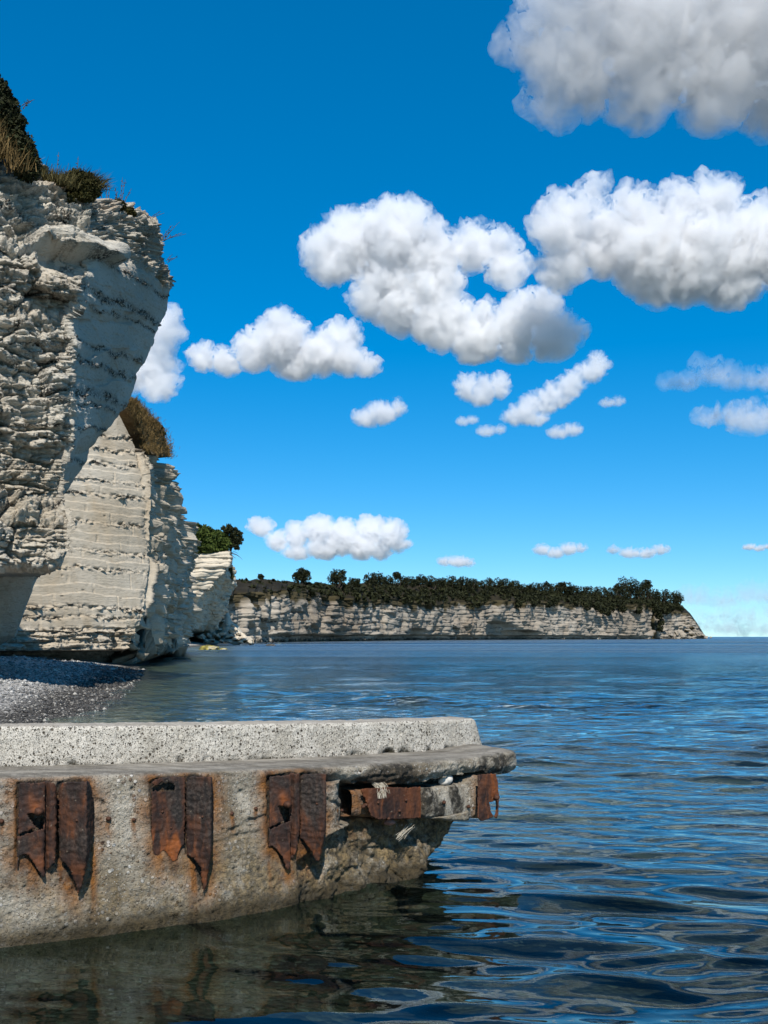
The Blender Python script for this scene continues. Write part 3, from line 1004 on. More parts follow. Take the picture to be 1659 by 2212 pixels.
def tube(pts, r0, r1, sides=5):
    pts = np.asarray(pts, float)
    n = len(pts)
    tan = np.gradient(pts, axis=0)
    tan /= np.linalg.norm(tan, axis=1, keepdims=True)
    ref = np.array([.3, .9, .2])
    x = np.cross(tan, ref)
    x /= np.linalg.norm(x, axis=1, keepdims=True)
    y = np.cross(tan, x)
    rad = np.linspace(r0, r1, n)
    ang = np.linspace(0, 2 * math.pi, sides, endpoint=False)
    V = pts[:, None] + rad[:, None, None] * (np.cos(ang)[None, :, None] * x[:, None] + np.sin(ang)[None, :, None] * y[:, None])
    idx = np.arange(n * sides).reshape(n, sides)
    a, b = idx[:-1], np.roll(idx, -1, 1)[:-1]
    c, d = np.roll(idx, -1, 1)[1:], idx[1:]
    return V.reshape(-1, 3), np.stack([a, b, c, d], -1).reshape(-1, 4)


def join(parts):
    V, F, off = [], [], 0
    for v, f in parts:
        V.append(v)
        F.append(f + off)
        off += len(v)
    return np.concatenate(V), np.concatenate(F)


def limbs(base, tips, r, seed=0):
    r_ = np.random.default_rng(seed)
    out = []
    for tip in tips:
        base_, tip = np.asarray(base, float), np.asarray(tip, float)
        L = np.linalg.norm(tip - base_)
        f = np.linspace(0, 1, 6)[:, None]
        bend = r_.normal(size=3) * L * .12
        pts = base_ + (tip - base_) * f + bend * np.sin(f * math.pi)
        out.append(tube(pts, r, r * .3))
    return join(out)


def tree(name, base, blobs, n, size, m, label, cat, group=None, seed=0, trunk=True, r=.15):
    """blobs in coordinates relative to the base"""
    e = empty(name, base)
    V, F, T = leaves(blobs, n, size, seed)
    obj('crown', make_mesh('crown', V, F, M[m], False, {'tone': T}), e)
    if trunk:
        V, F = limbs((0, 0, -r * 4), [np.asarray(b[0]) * .9 for b in blobs[:6]], r, seed)
        obj('trunk', make_mesh('trunk', V, F, M['bark']), e)
    return tag(e, label, cat, group)


def blades(base_pts, h, n, spread, lean, width, seed=0):
    """Arching grass blades rooted round the base points."""
    r_ = np.random.default_rng(seed)
    V, F, T = [], [], []
    bp = np.asarray(base_pts, float)
    k = r_.integers(0, len(bp), n)
    root = bp[k] + r_.normal(size=(n, 3)) * np.array([spread, spread, spread * .15])
    d = r_.normal(size=(n, 3)) * .45 + np.asarray(lean)
    d[:, 2] = np.abs(d[:, 2]) + .5
    d /= np.linalg.norm(d, axis=1, keepdims=True)
    L = h * r_.uniform(.45, 1.15, (n, 1))
    side = np.cross(d, r_.normal(size=(n, 3)))
    side /= np.linalg.norm(side, axis=1, keepdims=True)
    drop = np.array([0, 0, -1.0])
    p1 = root + d * L * .5
    p2 = root + d * L + drop * L * .18
    w = width
    q = np.stack([root - side * w, root + side * w, p1 + side * w * .8, p1 - side * w * .8, p2], 1)
    V = q.reshape(-1, 3)
    i = np.arange(n)[:, None] * 5
    quads = i + np.array([[0, 1, 2, 3]])
    tris = i + np.array([[3, 2, 4]])
    T = np.repeat(r_.random(n), 5)
    return V, [quads, tris], T


def tuft(name, pts, h, n, spread, lean, width, m, label, cat='grass tuft', group=None, seed=0):
    c = np.mean(pts, axis=0)
    V, F, T = blades(np.asarray(pts) - c, h, n, spread, lean, width, seed)
    o = obj(name, make_mesh(name, V, F, M[m], False, {'tone': T}))
    o.location = c
    return tag(o, label, cat, group)


def spikes(name, base, stems, label, seed=0, m='stem_brown', leaf=.05):
    """Tall dry stalks with little side leaves. stems: list of (dx, dz, lean)."""
    r_ = np.random.default_rng(seed)
    parts = []
    for dx, h, ln in stems:
        f = np.linspace(0, 1, 7)[:, None]
        b = np.array([dx, r_.uniform(-.2, .2), 0])
        pts = b + np.array([ln, 0, h]) * f + np.array([ln * .5, 0, 0]) * f ** 2
        parts.append(tube(pts, .018, .007, 4))
        for j in range(int(h * 16)):
            q = r_.uniform(.15, 1)
            p = pts[int(q * 6)]
            a = r_.normal(size=3)
            a[2] = abs(a[2]) + .4
            a = a / np.linalg.norm(a) * leaf * r_.uniform(.8, 2.2)
            s = np.cross(a, r_.normal(size=3))
            s = s / np.linalg.norm(s) * leaf * .35
            parts.append((np.stack([p - s * .4, p + a * .5 + s, p + a, p + a * .5 - s]), np.array([[0, 1, 2, 3]])))
    V, F = join(parts)
    o = obj(name, make_mesh(name, V, F, M[m], False))
    o.location = base
    return tag(o, label, 'plant')


def blob_px(base, items, Y, sq=.8):
    """ellipsoids from picture circles relative to a base point"""
    out = []
    for it in items:
        px, py, r = it[:3]
        ry = it[3] if len(it) > 3 else r
        dy = it[4] if len(it) > 4 else 0
        c = P(px, py, Y + dy) - base
        k = (Y + dy) / FPX
        out.append((c, (r * k, r * k * sq, ry * k)))
    return out


# near brow
b = P(20, 360, 40)
tree('dark_shrub', b, blob_px(b, [(-60, 180, 60, 70), (-10, 215, 36, 40), (5, 250, 40, 44), (20, 290, 36, 36), (40, 315, 34, 30), (55, 345, 32, 26), (-40, 290, 60, 60), (60, 372, 26, 18), (0, 200, 20, 26), (30, 222, 8, 10), (46, 262, 12, 12, -.3)], 39.6),
     26000, .085, 'leaf_dark', 'big dark shrub at the picture edge on the brow of the near cliff', 'shrub', seed=1, r=.05)
b = P(168, 428, 43)
tree('feathery_bush', b, blob_px(b, [(150, 400, 22, 18), (172, 392, 30, 22), (192, 402, 24, 20), (205, 412, 14, 14), (185, 424, 20, 12), (150, 428, 16, 16), (140, 412, 12, 12)], 42.6),
     9000, .07, 'leaf_olive', 'feathery olive bush leaning out above the thin platy beds of the near cliff', 'bush', seed=2, r=.04)
tuft('wind_swept_grass', [P(x, 398 + (x - 170) * .35, 42.6) for x in range(165, 215, 5)], .95, 420, .16, (.75, -.1, .35), .012, 'grass_olive', 'wind swept grass fringe on the feathery olive bush', seed=3)
tuft('golden_grass', [P(x, 306 + (x + 5) * 1.35, 39.2) for x in range(-40, 50, 6)], .85, 520, .2, (.25, -.2, .9), .012, 'grass_dry', 'golden dry grass in front of the big dark shrub', seed=4)
tuft('brown_grass', [P(x, 385 + (x - 60) * .22, 41.8) for x in range(56, 150, 5)], .85, 700, .22, (.2, -.1, .9), .012, 'grass_olive', 'brown green grass between the dark shrub and the feathery bush', seed=5)
for k, (x, y, r) in enumerate(((255, 440, 15), (280, 455, 11), (294, 462, 8))):
    b = P(x, y + 8, 47 + k)
    tree('cushion_bush', b, blob_px(b, [(x, y + 2, r, r * .8), (x + r * .7, y + 6, r * .6), (x - r * .6, y + 6, r * .6)], 46.6 + k), 1400, .055, 'leaf_olive',
         ('low dark cushion bush below the tall dry stalks', 'smaller cushion bush right of the low dark one', 'smallest cushion bush nearest the tip of the brow')[k], 'bush', seed=6 + k, r=.02)
spikes('dry_stalks', P(245, 440, 46.5), [(-.35, 1.15, .02), (-.2, .8, .05), (.0, .6, .1), (.25, 1.2, .06), (.4, .95, .1), (.5, .6, .2), (-.5, .5, 0), (.12, .75, -.05)], 'group of tall dry stalks on the crest of the near cliff', 10)
spikes('thin_weeds', P(125, 388, 42.5), [(0, 1.0, .05), (.22, .7, .1), (-.2, .6, -.02), (.5, .5, .1), (.75, .85, .05)], 'thin brown weeds behind the feathery olive bush', 11)
spikes('tip_weeds', P(350, 520, 52), [(.0, .7, .35), (.1, .9, .5), (-.1, .5, .3), (.05, .4, .6), (.1, .3, .7)], 'reddish weeds leaning out from the tip of the overhang', 12, leaf=.07)
spikes('lean_weed', P(322, 470, 51), [(0, .35, .35), (.1, .25, .4)], 'lone thin weed leaning right above the yellow lichen of the brow', 13)
spikes('hanging_weed', P(361, 565, 53), [(0, .2, .25), (.1, .15, .3), (.0, .3, .2)], 'small weed on the tip below the reddish ones', 14, leaf=.07)
spikes('bare_twig', P(48, 232, 39.5), [(0, .28, .22), (.03, .22, .3), (.0, .34, .15)], 'bare reddish twig sticking out of the big dark shrub', 15, leaf=.07)

# grassy slope on the sawn cliff
rows = []
for f in np.linspace(0, 1, 30):
    left = curve([(281, 868, 81), (316, 947, 82.6), (322, 968, 81.8), (330, 985, 82)], f)
    right = curve([(287, 866, 83), (330, 905, 86), (355, 942, 91), (372, 984, 98)], f)
    rows.append(np.stack([P(*(left * (1 - g) + right * g)) for g in np.linspace(0, 1, 16)]))
slope = np.stack(rows)
slope = slope + np.stack([0 * slope[..., 0], -.2 + .5 * noise(slope * .6, 110), .35 * noise(slope * .7, 111)], -1)
ext_ = np.concatenate([slope, slope[:, -1:] + np.array([-12, 10, .5])], 1)
o = obj('grass_slope', make_mesh('grass_slope', ext_, grid_faces(*ext_.shape[:2]), M['soil_dry'], True))
tag(o, 'steep brown grassy slope at the top right of the sawn cliff', kind='structure')
pts = slope.reshape(-1, 3)
V, F, T = blades(pts, .40, 9000, .25, (.3, -.2, .35), .016, 120)
o = obj('dry_grass', make_mesh('dry_grass', V, F, M['grass_dry'], False, {'tone': T}))
tag(o, 'brown dry grass covering the steep slope of the sawn cliff', 'grass', kind='stuff')
b = P(286, 880, 82)
tree('slope_bush', b, blob_px(b, [(286, 880, 9, 7), (294, 886, 7, 6), (300, 893, 6, 5)], 82), 900, .12, 'leaf_olive', 'small dark bush at the top of the brown grassy slope', 'bush', seed=21, r=.03)
b = P(345, 925, 87)
tree('crest_bush', b, blob_px(b, [(338, 915, 7, 5), (345, 924, 8, 5), (352, 936, 6, 4)], 88), 900, .12, 'leaf_olive', 'dark scrub on the crest of the brown grassy slope', 'bush', seed=22, r=.03)

# headland bush and tree
b = P(450, 1195, 266)
tree('round_bush', b, blob_px(b, [(418, 1150, 18, 16), (440, 1158, 26, 20), (462, 1168, 24, 18), (480, 1172, 16, 16), (430, 1178, 24, 18), (455, 1184, 26, 14), (482, 1186, 12, 9), (412, 1168, 14, 20), (425, 1138, 10, 7), (470, 1152, 9, 6)], 264, 1.2),
     16000, .5, 'leaf_green', 'broad round green bush on top of the bright headland', 'bush', seed=30, r=.3)
b = P(497, 1192, 268)
tree('leaning_tree', b, blob_px(b, [(503, 1156, 7, 6), (512, 1150, 7, 5), (492, 1146, 9, 7), (485, 1160, 9, 9), (511, 1166, 8, 5), (498, 1170, 9, 8), (518, 1160, 5, 3), (495, 1137, 5, 4), (506, 1178, 8, 4), (516, 1172, 6, 3), (520, 1152, 4, 3), (501, 1143, 5, 4), (488, 1178, 9, 9), (508, 1143, 4, 3), (521, 1166, 4, 2.5), (512, 1184, 5, 3), (483, 1141, 5, 4)], 267, 1),
     3600, .42, 'leaf_dark', 'dark leaning tree at the edge of the bright headland', 'tree', seed=31, r=.22)
b = P(494, 1250, 296)
tree('ledge_bush', b, blob_px(b, [(495, 1232, 6, 10), (492, 1246, 8, 8), (499, 1246, 5, 6), (490, 1218, 4, 8)], 293, 1), 1300, .5, 'leaf_olive', 'brown green bush on the ledge under the leaning tree', 'bush', seed=32, r=.1)
V, F = limbs(P(498, 1196, 268), [P(517, 1203, 267), P(524, 1209, 266), P(514, 1196, 267), P(510, 1206, 267)], .09, 33)
o = obj('bare_branches', make_mesh('bare_branches', V, F, M['bark']))
tag(o, 'bare branches hanging out below the leaning tree', 'branches')


# the wood on the far cliff
def far_pt(px, f):
    i = int(np.clip(np.searchsorted(far_u, px), 0, len(far_u) - 1))
    return far_S[i, int(round(f * 13))]


def far_tree(px, ptop, r, label, f=.8, seed=0, group=None, dense=900, pbot=None):
    g = far_pt(px, f).copy()
    Y = g[1]
    g = P(px, HY - (g[2] - EYE) / Y * FPX, Y)
    k = Y / FPX
    ground = HY - (g[2] - EYE) / Y * FPX
    ground = max(ground, ptop + r * .9)
    r_ = np.random.default_rng(seed + 500)
    H = ground - ptop
    items = [(px, ptop + r * .75, r * .8, r * .75), (px - r * .5, ptop + r * 1.1, r * .62, r * .6), (px + r * .5, ptop + r * 1.05, r * .62, r * .62)]
    for q in range(7):
        items.append((px + r_.uniform(-.9, .9) * r, ptop + r_.uniform(.25, 1.6) * r, r * r_.uniform(.22, .5), r * r_.uniform(.2, .42)))
    if H > 1.9 * r:
        items.append((px, ptop + 1.5 * r, r * .7, r * .6))
    b_ = P(px, ground, Y)
    return tree('tree', b_, blob_px(b_, items, Y, 1.0), dense, max(.6, 2.1 * k), 'leaf_far', label, 'tree', group, seed, True, .12 * r * k)


far_tree(563, 1240, 5.5, 'tiny lone tree at the bare left end of the far cliff top', 1.0, 1, dense=350)
far_tree(652, 1228, 18, 'round lone tree standing up left on the far cliff', .75, 2, dense=1500)
far_tree(727, 1230, 18, 'second lone tree right of the round one on the far cliff', .75, 3, dense=1500)
far_tree(1365, 1247, 24, 'tallest tree of the wood near the headland tip', .6, 4, dense=2400)
far_tree(1460, 1276, 16, 'last rounded tree on the tip of the far headland', .6, 5, dense=1300)
far_tree(1228, 1258, 17, 'rounded tree rising out of the middle of the far wood', .7, 6, dense=1500)
r_ = np.random.default_rng(44)
wood = [(765, 1254, 11), (800, 1243, 13), (818, 1241, 14), (838, 1246, 13), (857, 1240, 7), (872, 1247, 12), (892, 1250, 12), (910, 1245, 12), (930, 1247, 13), (950, 1252, 12), (975, 1246, 15), (1000, 1249, 14),
        (1022, 1252, 13), (1048, 1255, 13), (1070, 1252, 15), (1092, 1254, 14), (1112, 1257, 13), (1135, 1266, 11), (1155, 1262, 14), (1180, 1261, 15), (1200, 1264, 14), (1255, 1270, 14), (1275, 1272, 14), (1298, 1272, 14),
        (1320, 1274, 14), (1338, 1264, 11), (1392, 1264, 15), (1412, 1276, 14), (1432, 1278, 14), (1395, 1256, 10), (1345, 1280, 14), (1212, 1262, 9)]
for k, (x, y, r) in enumerate(wood):
    far_tree(x, y - 4 + r_.uniform(-1, 1), r * 1.12, 'dark tree in the close wood along the far cliff top', .75, 100 + k, 'trees of the wood on the far cliff', 1000)
# bushes spilling over the cliff edge
spots = []
for x in np.arange(520, 1475, 4.2):
    spots.append((x + r_.uniform(-3, 3), r_.uniform(.02, .95), r_.uniform(4, 8.5)))
for x in np.arange(640, 1470, 2.6):
    spots.append((x + r_.uniform(-3, 3), r_.uniform(.0, .75), r_.uniform(5, 10)))
bl = []
for x, f, r in spots:
    g = far_pt(x, f)
    k = g[1] / FPX * r * (.5 if x < 620 else .75 if x < 760 else 1)
    bl.append((g + np.array([0, 0, k * .15]), (k * 1.1, k * 1.0, k * .8)))
for (x, y, r) in ((1418, 1316, 8), (1424, 1330, 8), (1428, 1345, 8), (1425, 1358, 7), (1440, 1318, 9), (1448, 1312, 9), (1380, 1318, 8), (1300, 1316, 9), (1312, 1322, 8), (1320, 1312, 10), (1290, 1308, 8), (1021, 1308, 6), (1035, 1304, 6), (1345, 1315, 9), (1120, 1303, 8), (1270, 1310, 8), (1185, 1306, 7), (1150, 1304, 6)):
    Yq = np.interp(x, FAR_PX, FAR_Y) - 3
    bl.append((P(x, y, Yq), (r * Yq / FPX, r * Yq / FPX, r * Yq / FPX)))
V, F, T = leaves(bl, 60000, 1.25, 77)
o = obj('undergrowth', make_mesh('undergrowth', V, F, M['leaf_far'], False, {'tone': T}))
tag(o, 'dark tangled undergrowth spilling over the edge of the far cliff', 'undergrowth', kind='stuff')

# ----------------------------------------------------------------------------
# beach, sea bed and water
# ----------------------------------------------------------------------------
SH_Y = [-60, 0, 8, 19, 29, 40, 51, 84, 121, 200, 260, 330, 380, 500, 800, 1200, 1600, 90000]
SH_X = [-14, -3.6, -4.6, -6.2, -8.5, -10.3, -12.3, -18.8, -25.0, -38, -43.5, -47, -52, -600, -900, -900, -900, -900]


def ground_z(x, y):
    d = (np.interp(y, SH_Y, SH_X) - x) * 0.93
    p = np.stack([x, y, x * 0], -1)
    d = d + 0.5 * noise(p * np.array([.18, .13, 1]), 200) + 0.15 * noise(p * .7, 201)
    up = 0.115 * np.minimum(d, 9) + 0.05 * np.clip(d - 9, 0, 12)
    up = up + 0.10 * np.exp(-((d - 3.2) / 1.1) ** 2) + 0.12 * np.exp(-((d - 6.5) / 1.4) ** 2)
    dn = -0.075 * np.minimum(-d, 9) - 0.035 * np.clip(-d - 9, 0, 90)
    z = np.where(d > 0, up, dn)
    return z + 0.03 * noise(p * .9, 202) + 0.012 * noise(p * 3.1, 203)


def polar(r, a):
    R, A = np.meshgrid(r, a, indexing='ij')
    return R * np.sin(A), R * np.cos(A)


def ang_cols(inner, step_in, outer, n_out):
    a = np.arange(-inner, inner, step_in)
    o = np.linspace(inner, outer, n_out)
    return np.r_[-o[::-1], a, o]


# ground
rr = np.r_[np.geomspace(1.2, 6, 40)[:-1], EYE * 2367 / np.arange(860, 12, -3.4), np.geomspace(480, 90000, 26)]
aa = ang_cols(math.radians(24), math.radians(.15), math.radians(120), 50)
gx, gy = polar(rr, aa)
gz = ground_z(gx, gy)
t = NT('gravel')
p = t.pos()
cells = t.voronoi(p, 17, out='Color')
cellv = t.sep(cells)[0]
dist = t.voronoi(p, 17)
big = t.noise(p, .8, 3)
zz = t.sep(p)[2]
dry = t.ramp(cellv, [(0, (.14, .135, .128)), (.35, (.34, .33, .315)), (.7, (.50, .49, .47)), (1, (.72, .71, .69))])
wetc = t.ramp(cellv, [(0, (.022, .021, .02)), (.5, (.06, .058, .052)), (.85, (.12, .115, .10)), (1, (.30, .29, .27))])
wet = t.map(t.math('ADD', zz, t.math('MULTIPLY', t.math('SUBTRACT', big, .5), .35)), .10, .30, 1, 0)
c = t.mix(wet, dry, wetc)
bed = t.mix(t.map(t.noise(p, 1.3, 5, .65, .8), .38, .62), (.014, .012, .008), (.075, .062, .038))
xyz = t.sep(p)
sand = t.math('MULTIPLY', t.map(xyz[1], 12.5, 17, 0, 1), t.map(zz, -1.3, -.25, 0, 1))
bed = t.mix(sand, bed, t.mix(t.map(t.noise(p, 1.1, 4, .6), .4, .6), (.22, .175, .10), (.55, .43, .27)))
bed = t.mix(t.math('MULTIPLY', t.map(zz, -.75, -1.5, 0, 1), t.map(xyz[1], 8, 22, .6, 1)), bed, t.mix(t.map(t.noise(p, .05, 3, .5), .48, .60), (.006, .032, .050), (.018, .10, .125)))
bed = t.mix(t.math('MULTIPLY', t.map(cellv, .82, .9), .6), bed, (.13, .12, .09))
c = t.mix(t.map(zz, -.03, -.10), c, bed)
m_gravel = t.done(c, t.map(wet, 0, 1, .85, .45), t.bump(t.math('SUBTRACT', 1, dist), .035, .9), spec=.3)
o = obj('beach', make_mesh('beach', np.stack([gx, gy, gz], -1), grid_faces(*gx.shape, flip=True), m_gravel, True))
tag(o, 'grey gravel beach under the cliffs running down into the sea bed', kind='structure')

# loose pebbles on the visible strip of beach
r_ = np.random.default_rng(5)
n = 26000
yy = 1.0 / r_.uniform(1 / 75.0, 1 / 17.0, n)
xx = np.interp(yy, SH_Y, SH_X) + .8 - np.abs(r_.normal(size=n)) * 4.2
zz_ = ground_z(xx, yy)
keep = (zz_ > -.08) & (zz_ < 1.6) & ((xx / yy) > -.40)
xx, yy, zz_ = xx[keep], yy[keep], zz_[keep]
n = len(xx)
v0, f0 = ico(1)
sz = r_.uniform(.018, .05, n) * np.clip(yy / 30, .8, 2.2) * np.where(r_.random(n) < .06, 1.8, 1)
v0 = v0[:12] if False else v0
bmv = np.array([(0, 0, 1), (1, 0, 0), (0, 1, 0), (-1, 0, 0), (0, -1, 0), (0, 0, -1)], float)
bmf = np.array([(0, 1, 2), (0, 2, 3), (0, 3, 4), (0, 4, 1), (5, 2, 1), (5, 3, 2), (5, 4, 3), (5, 1, 4)])
sc = np.stack([sz * r_.uniform(.8, 1.4, n), sz * r_.uniform(.8, 1.4, n), sz * r_.uniform(.45, .8, n)], -1)
an = r_.uniform(0, 6.28, n)
V = bmv[None] * sc[:, None]
V = np.stack([V[..., 0] * np.cos(an)[:, None] - V[..., 1] * np.sin(an)[:, None], V[..., 0] * np.sin(an)[:, None] + V[..., 1] * np.cos(an)[:, None], V[..., 2]], -1)
V = V + np.stack([xx, yy, zz_ + sz * .2], -1)[:, None]
F = bmf[None] + (np.arange(n) * 6)[:, None, None]
t = NT('pebbles')
tone = t.attr('tone')
zz = t.sep(t.pos())[2]
c = t.mix(t.map(zz, .16, .40), t.ramp(tone, [(0, (.02, .02, .02)), (.8, (.09, .085, .08)), (1, (.4, .39, .36))]),
          t.ramp(tone, [(0, (.10, .105, .11)), (.4, (.28, .285, .29)), (.8, (.42, .425, .43)), (1, (.72, .72, .70))]))
m_peb = t.done(c, .7, spec=.3)
o = obj('pebbles', make_mesh('pebbles', V.reshape(-1, 3), F.reshape(-1, 3), m_peb, True, {'tone': np.repeat(r_.random(n), 6)}))
tag(o, 'loose grey and white pebbles strewn over the gravel beach', 'pebbles', kind='stuff')

# water surface: real waves near the eye, finer ripples in the normal
WR = np.r_[np.geomspace(1.3, EYE * 2367 / 960, 40)[:-1], EYE * 2367 / np.arange(960, 6, -1.25), np.geomspace(900, 100000, 30)]
WA = ang_cols(math.radians(24), math.radians(.056), math.radians(110), 60)
wx, wy = polar(WR, WA)
drr = np.gradient(WR)[:, None]
r_ = np.random.default_rng(21)
wz = np.zeros_like(wx)
ox, oy = np.zeros_like(wx), np.zeros_like(wx)
pp = np.stack([wx * .09, wy * .09, wx * 0], -1)
calm = 0.62 + .5 * noise(pp, 210)
# waves die down in the lee of the pier and along the beach
sd = (wx - np.interp(wy, SH_Y, SH_X))
calm = calm * (0.25 + .75 * sstep(.3, 7, sd))
lee = sstep(1.0, -1.6, wx - .25 * (wy - 6)) * sstep(11, 8.5, wy)
calm = calm * (1 - .45 * lee)
for k in range(54):
    lam = 0.24 * (1.5 / 0.24) ** r_.random()
    th = math.radians(-100) + r_.normal() * .34
    kx, ky = math.cos(th) * 2 * math.pi / lam, math.sin(th) * 2 * math.pi / lam
    slope = .036 * (lam / .8) ** .12 * r_.uniform(.6, 1.3)
    amp = slope * lam / (2 * math.pi)
    fade = sstep(lam * .42, lam * .2, drr)
    ph = kx * wx + ky * wy + r_.uniform(0, 6.28) + 1.3 * noise(pp * 1.4 + k * 3.1, 211)
    wz += calm * fade * amp * np.cos(ph)
    ox += -calm * fade * amp * .8 * math.cos(th) * np.sin(ph)
    oy += -calm * fade * amp * .8 * math.sin(th) * np.sin(ph)
far = sstep(8, 30, WR)[:, None] * (1 - sstep(1500, 4000, WR)[:, None])
for k in range(26):
    lam = .8 * (8 / .8) ** r_.random()
    th = math.radians(-98) + r_.normal() * .5
    amp = .030 * lam / (2 * math.pi) * r_.uniform(.6, 1.3)
    fade = sstep(lam * .5, lam * .22, drr) * far
    ph = (math.cos(th) * wx + math.sin(th) * wy) * 2 * math.pi / lam + r_.uniform(0, 6.28)
    wz += calm * fade * amp * np.cos(ph)
t = NT('sea_water')
p = t.pos(False)
n1 = t.noise(t.scale(p, (.7, 1.25, 1)), 2.2, 3, .5, .3)
n2 = t.noise(t.scale(p, (.45, 1.2, 1)), .55, 3, .5, .3)
n3 = t.noise(t.scale(p, (.3, 1.1, 1)), .10, 3, .55, .2)
ln = t.n('ShaderNodeVectorMath', operation='LENGTH')
t.put(ln.inputs[0], p)
dst = ln.outputs['Value']
calmn = t.map(t.noise(t.scale(p, (.25, 1.5, 1)), .012, 3, .55, .3), .35, .65, .45, 1.1)
h = t.math('ADD', t.math('MULTIPLY', n1, t.map(dst, 9, 40, .012, .22)), t.math('MULTIPLY', n2, t.map(dst, 14, 60, 0, .75)))
h = t.math('ADD', h, t.math('MULTIPLY', n3, t.map(dst, 60, 300, 0, 1.6)))
h = t.math('MULTIPLY', h, calmn)
nb = t.bump(h, 1.0, 1.0)
fr = t.n('ShaderNodeFresnel')
fr.inputs['IOR'].default_value = 1.41
t.put(fr.inputs['Normal'], nb)
tr = t.n('ShaderNodeBsdfTransparent')
tr.inputs['Color'].default_value = (.50, .66, .66, 1)
gl = t.n('ShaderNodeBsdfGlossy')
gl.inputs['Color'].default_value = (.80, .95, 1.0, 1)
streak = t.noise(t.scale(p, (.10, 1, 1)), .05, 4, .6, .6)
streak2 = t.noise(t.scale(p, (.06, 1, 1)), .016, 3, .6, .4)
rg = t.math('MULTIPLY', t.map(dst, 18, 200, .03, .38), t.map(streak2, .35, .65, .6, 1.05))
t.put(gl.inputs['Roughness'], t.math('MULTIPLY', rg, t.map(streak, .35, .65, .7, 1.15)))
t.put(gl.inputs['Normal'], nb)
mx = t.n('ShaderNodeMixShader')
t.put(mx.inputs[0], fr.outputs[0])
t.put(mx.inputs[1], tr.outputs[0])
t.put(mx.inputs[2], gl.outputs[0])
t.t.links.new(mx.outputs[0], t.out.inputs['Surface'])
o = obj('water', make_mesh('water', np.stack([wx + ox, wy + oy, wz], -1), grid_faces(*wx.shape, flip=True), t.m, True))
tag(o, 'clear rippled sea water reflecting the blue sky', kind='structure')


# rocks in the water and rubble under the headland
def rock_mesh(name, size, seed, m, sub=3, rough=.35, facets=True, attrs=True):
    v, f = ico(sub)
    q = v + .0
    f1, f2, cid = worley(q * 1.3 + seed * 1.7, seed)
    d = 1 + rough * (cid - .5) + .5 * rough * fbm(q * 1.5 + seed, 3, seed)
    v = q * d[:, None] * np.asarray(size)
    z0 = np.zeros(len(v))
    return make_mesh(name, v, f, m, False, {'flint_crack_shade': z0, 'stain': z0, 'scrub': sstep(-.1, -.6, q[:, 2])} if attrs else None)  # last attribute darkens the underside of the rock


t = NT('algae_rock')
p = t.pos()
c = t.mix(t.map(t.noise(p, .9, 5, .6), .38, .6), (.09, .085, .03), (.42, .36, .08))
c = t.mix(t.map(t.noise(p, .5, 3, .6), .55, .65), c, (.45, .42, .33))
M['algae_rock'] = t.done(c, .8, t.bump(t.noise(p, 3, 4), .1), spec=.2)
M['dark_rock'] = plain_material('dark_rock', (.05, .045, .035), (.14, .12, .09), 1.2, bump=.1)
for (x, yb, w_, h_, m, lb, sd_) in ((452, 1403.5, 23, 8.5, 'algae_rock', 'low rock with yellow green algae at the foot of the headland', 3),
                                    (482, 1403, 10, 3, 'algae_rock', 'flat algae slab just right of the yellow green rock', 4),
                                    (366, 1416, 14, 4.5, 'algae_rock', 'pale yellow rock just under the sawn cliff foot', 5),
                                    (392, 1424, 18, 4, 'dark_rock', 'flat dark rock awash between the beach and the algae rock', 6)):
    Yq = EYE * FPX / (yb - HY)
    k = Yq / FPX
    o = obj('rock', rock_mesh('rock', (w_ * k, w_ * k * .9, h_ * k * 1.15), sd_, M[m], 3, .5, attrs=False))
    o.location = P(x, yb, Yq)
    o.location.z = -.1 * h_ * k
    tag(o, lb, 'rock', 'rocks in the shallow water')
Yq = EYE * FPX / (1394.6 - HY)
k = Yq / FPX
o = obj('rock', rock_mesh('rock', (12.5 * k, 9 * k, 3.4 * k), 9, M['dark_rock'], 3, .4, attrs=False))
o.location = P(585, 1394, Yq)
o.location.z = 0
tag(o, 'flat brown rock in the bay carrying two dark birds', 'rock', 'rocks in the shallow water')
M['bird'] = plain_material('dark_feathers', (.006, .006, .006), (.02, .019, .018), 30, .6)


def bird(px, flip, label):
    base = P(px, 1390.6, Yq - .2)
    e = empty('bird', base)
    s = k * 5.4
    sg = -1 if flip else 1
    body = np.array([(-.55, 0, .18), (-.25, 0, .34), (0, 0, .52), (.14, 0, .76)]) * s
    V, F = tube(body * [sg, 1, 1], .17 * s, .12 * s, 8)
    V2_, F2_ = tube(np.array([(-.5, 0, .2), (-.95, 0, -.05)]) * s * [sg, 1, 1], .10 * s, .05 * s, 6)
    V3_, F3_ = tube(np.array([(.12, 0, .7), (.2, 0, .95), (.16, 0, 1.12), (.3, 0, 1.2)]) * s * [sg, 1, 1], .10 * s, .06 * s, 6)
    V, F = join([(V, F), (V2_, F2_), (V3_, F3_)])
    obj('body', make_mesh('body', V, F, M['bird']), e)
    V, F = tube(np.array([(.3, 0, 1.2), (.52, 0, 1.2)]) * s * [sg, 1, 1], .04 * s, .012 * s, 4)
    obj('beak', make_mesh('beak', V, F, M['bark']), e)
    for y_ in (-.06, .06):
        V, F = tube(np.array([(-.05, y_, .3), (0, y_, 0)]) * s * [sg, 1, 1], .03 * s, .03 * s, 4)
        obj('leg', make_mesh('leg', V, F, M['bark']), e)
    tag(e, label, 'bird', 'dark birds on the rock in the bay')


bird(577, False, 'dark bird crouching on the left end of the flat brown rock')
bird(590, False, 'dark bird standing upright in the middle of the flat brown rock')

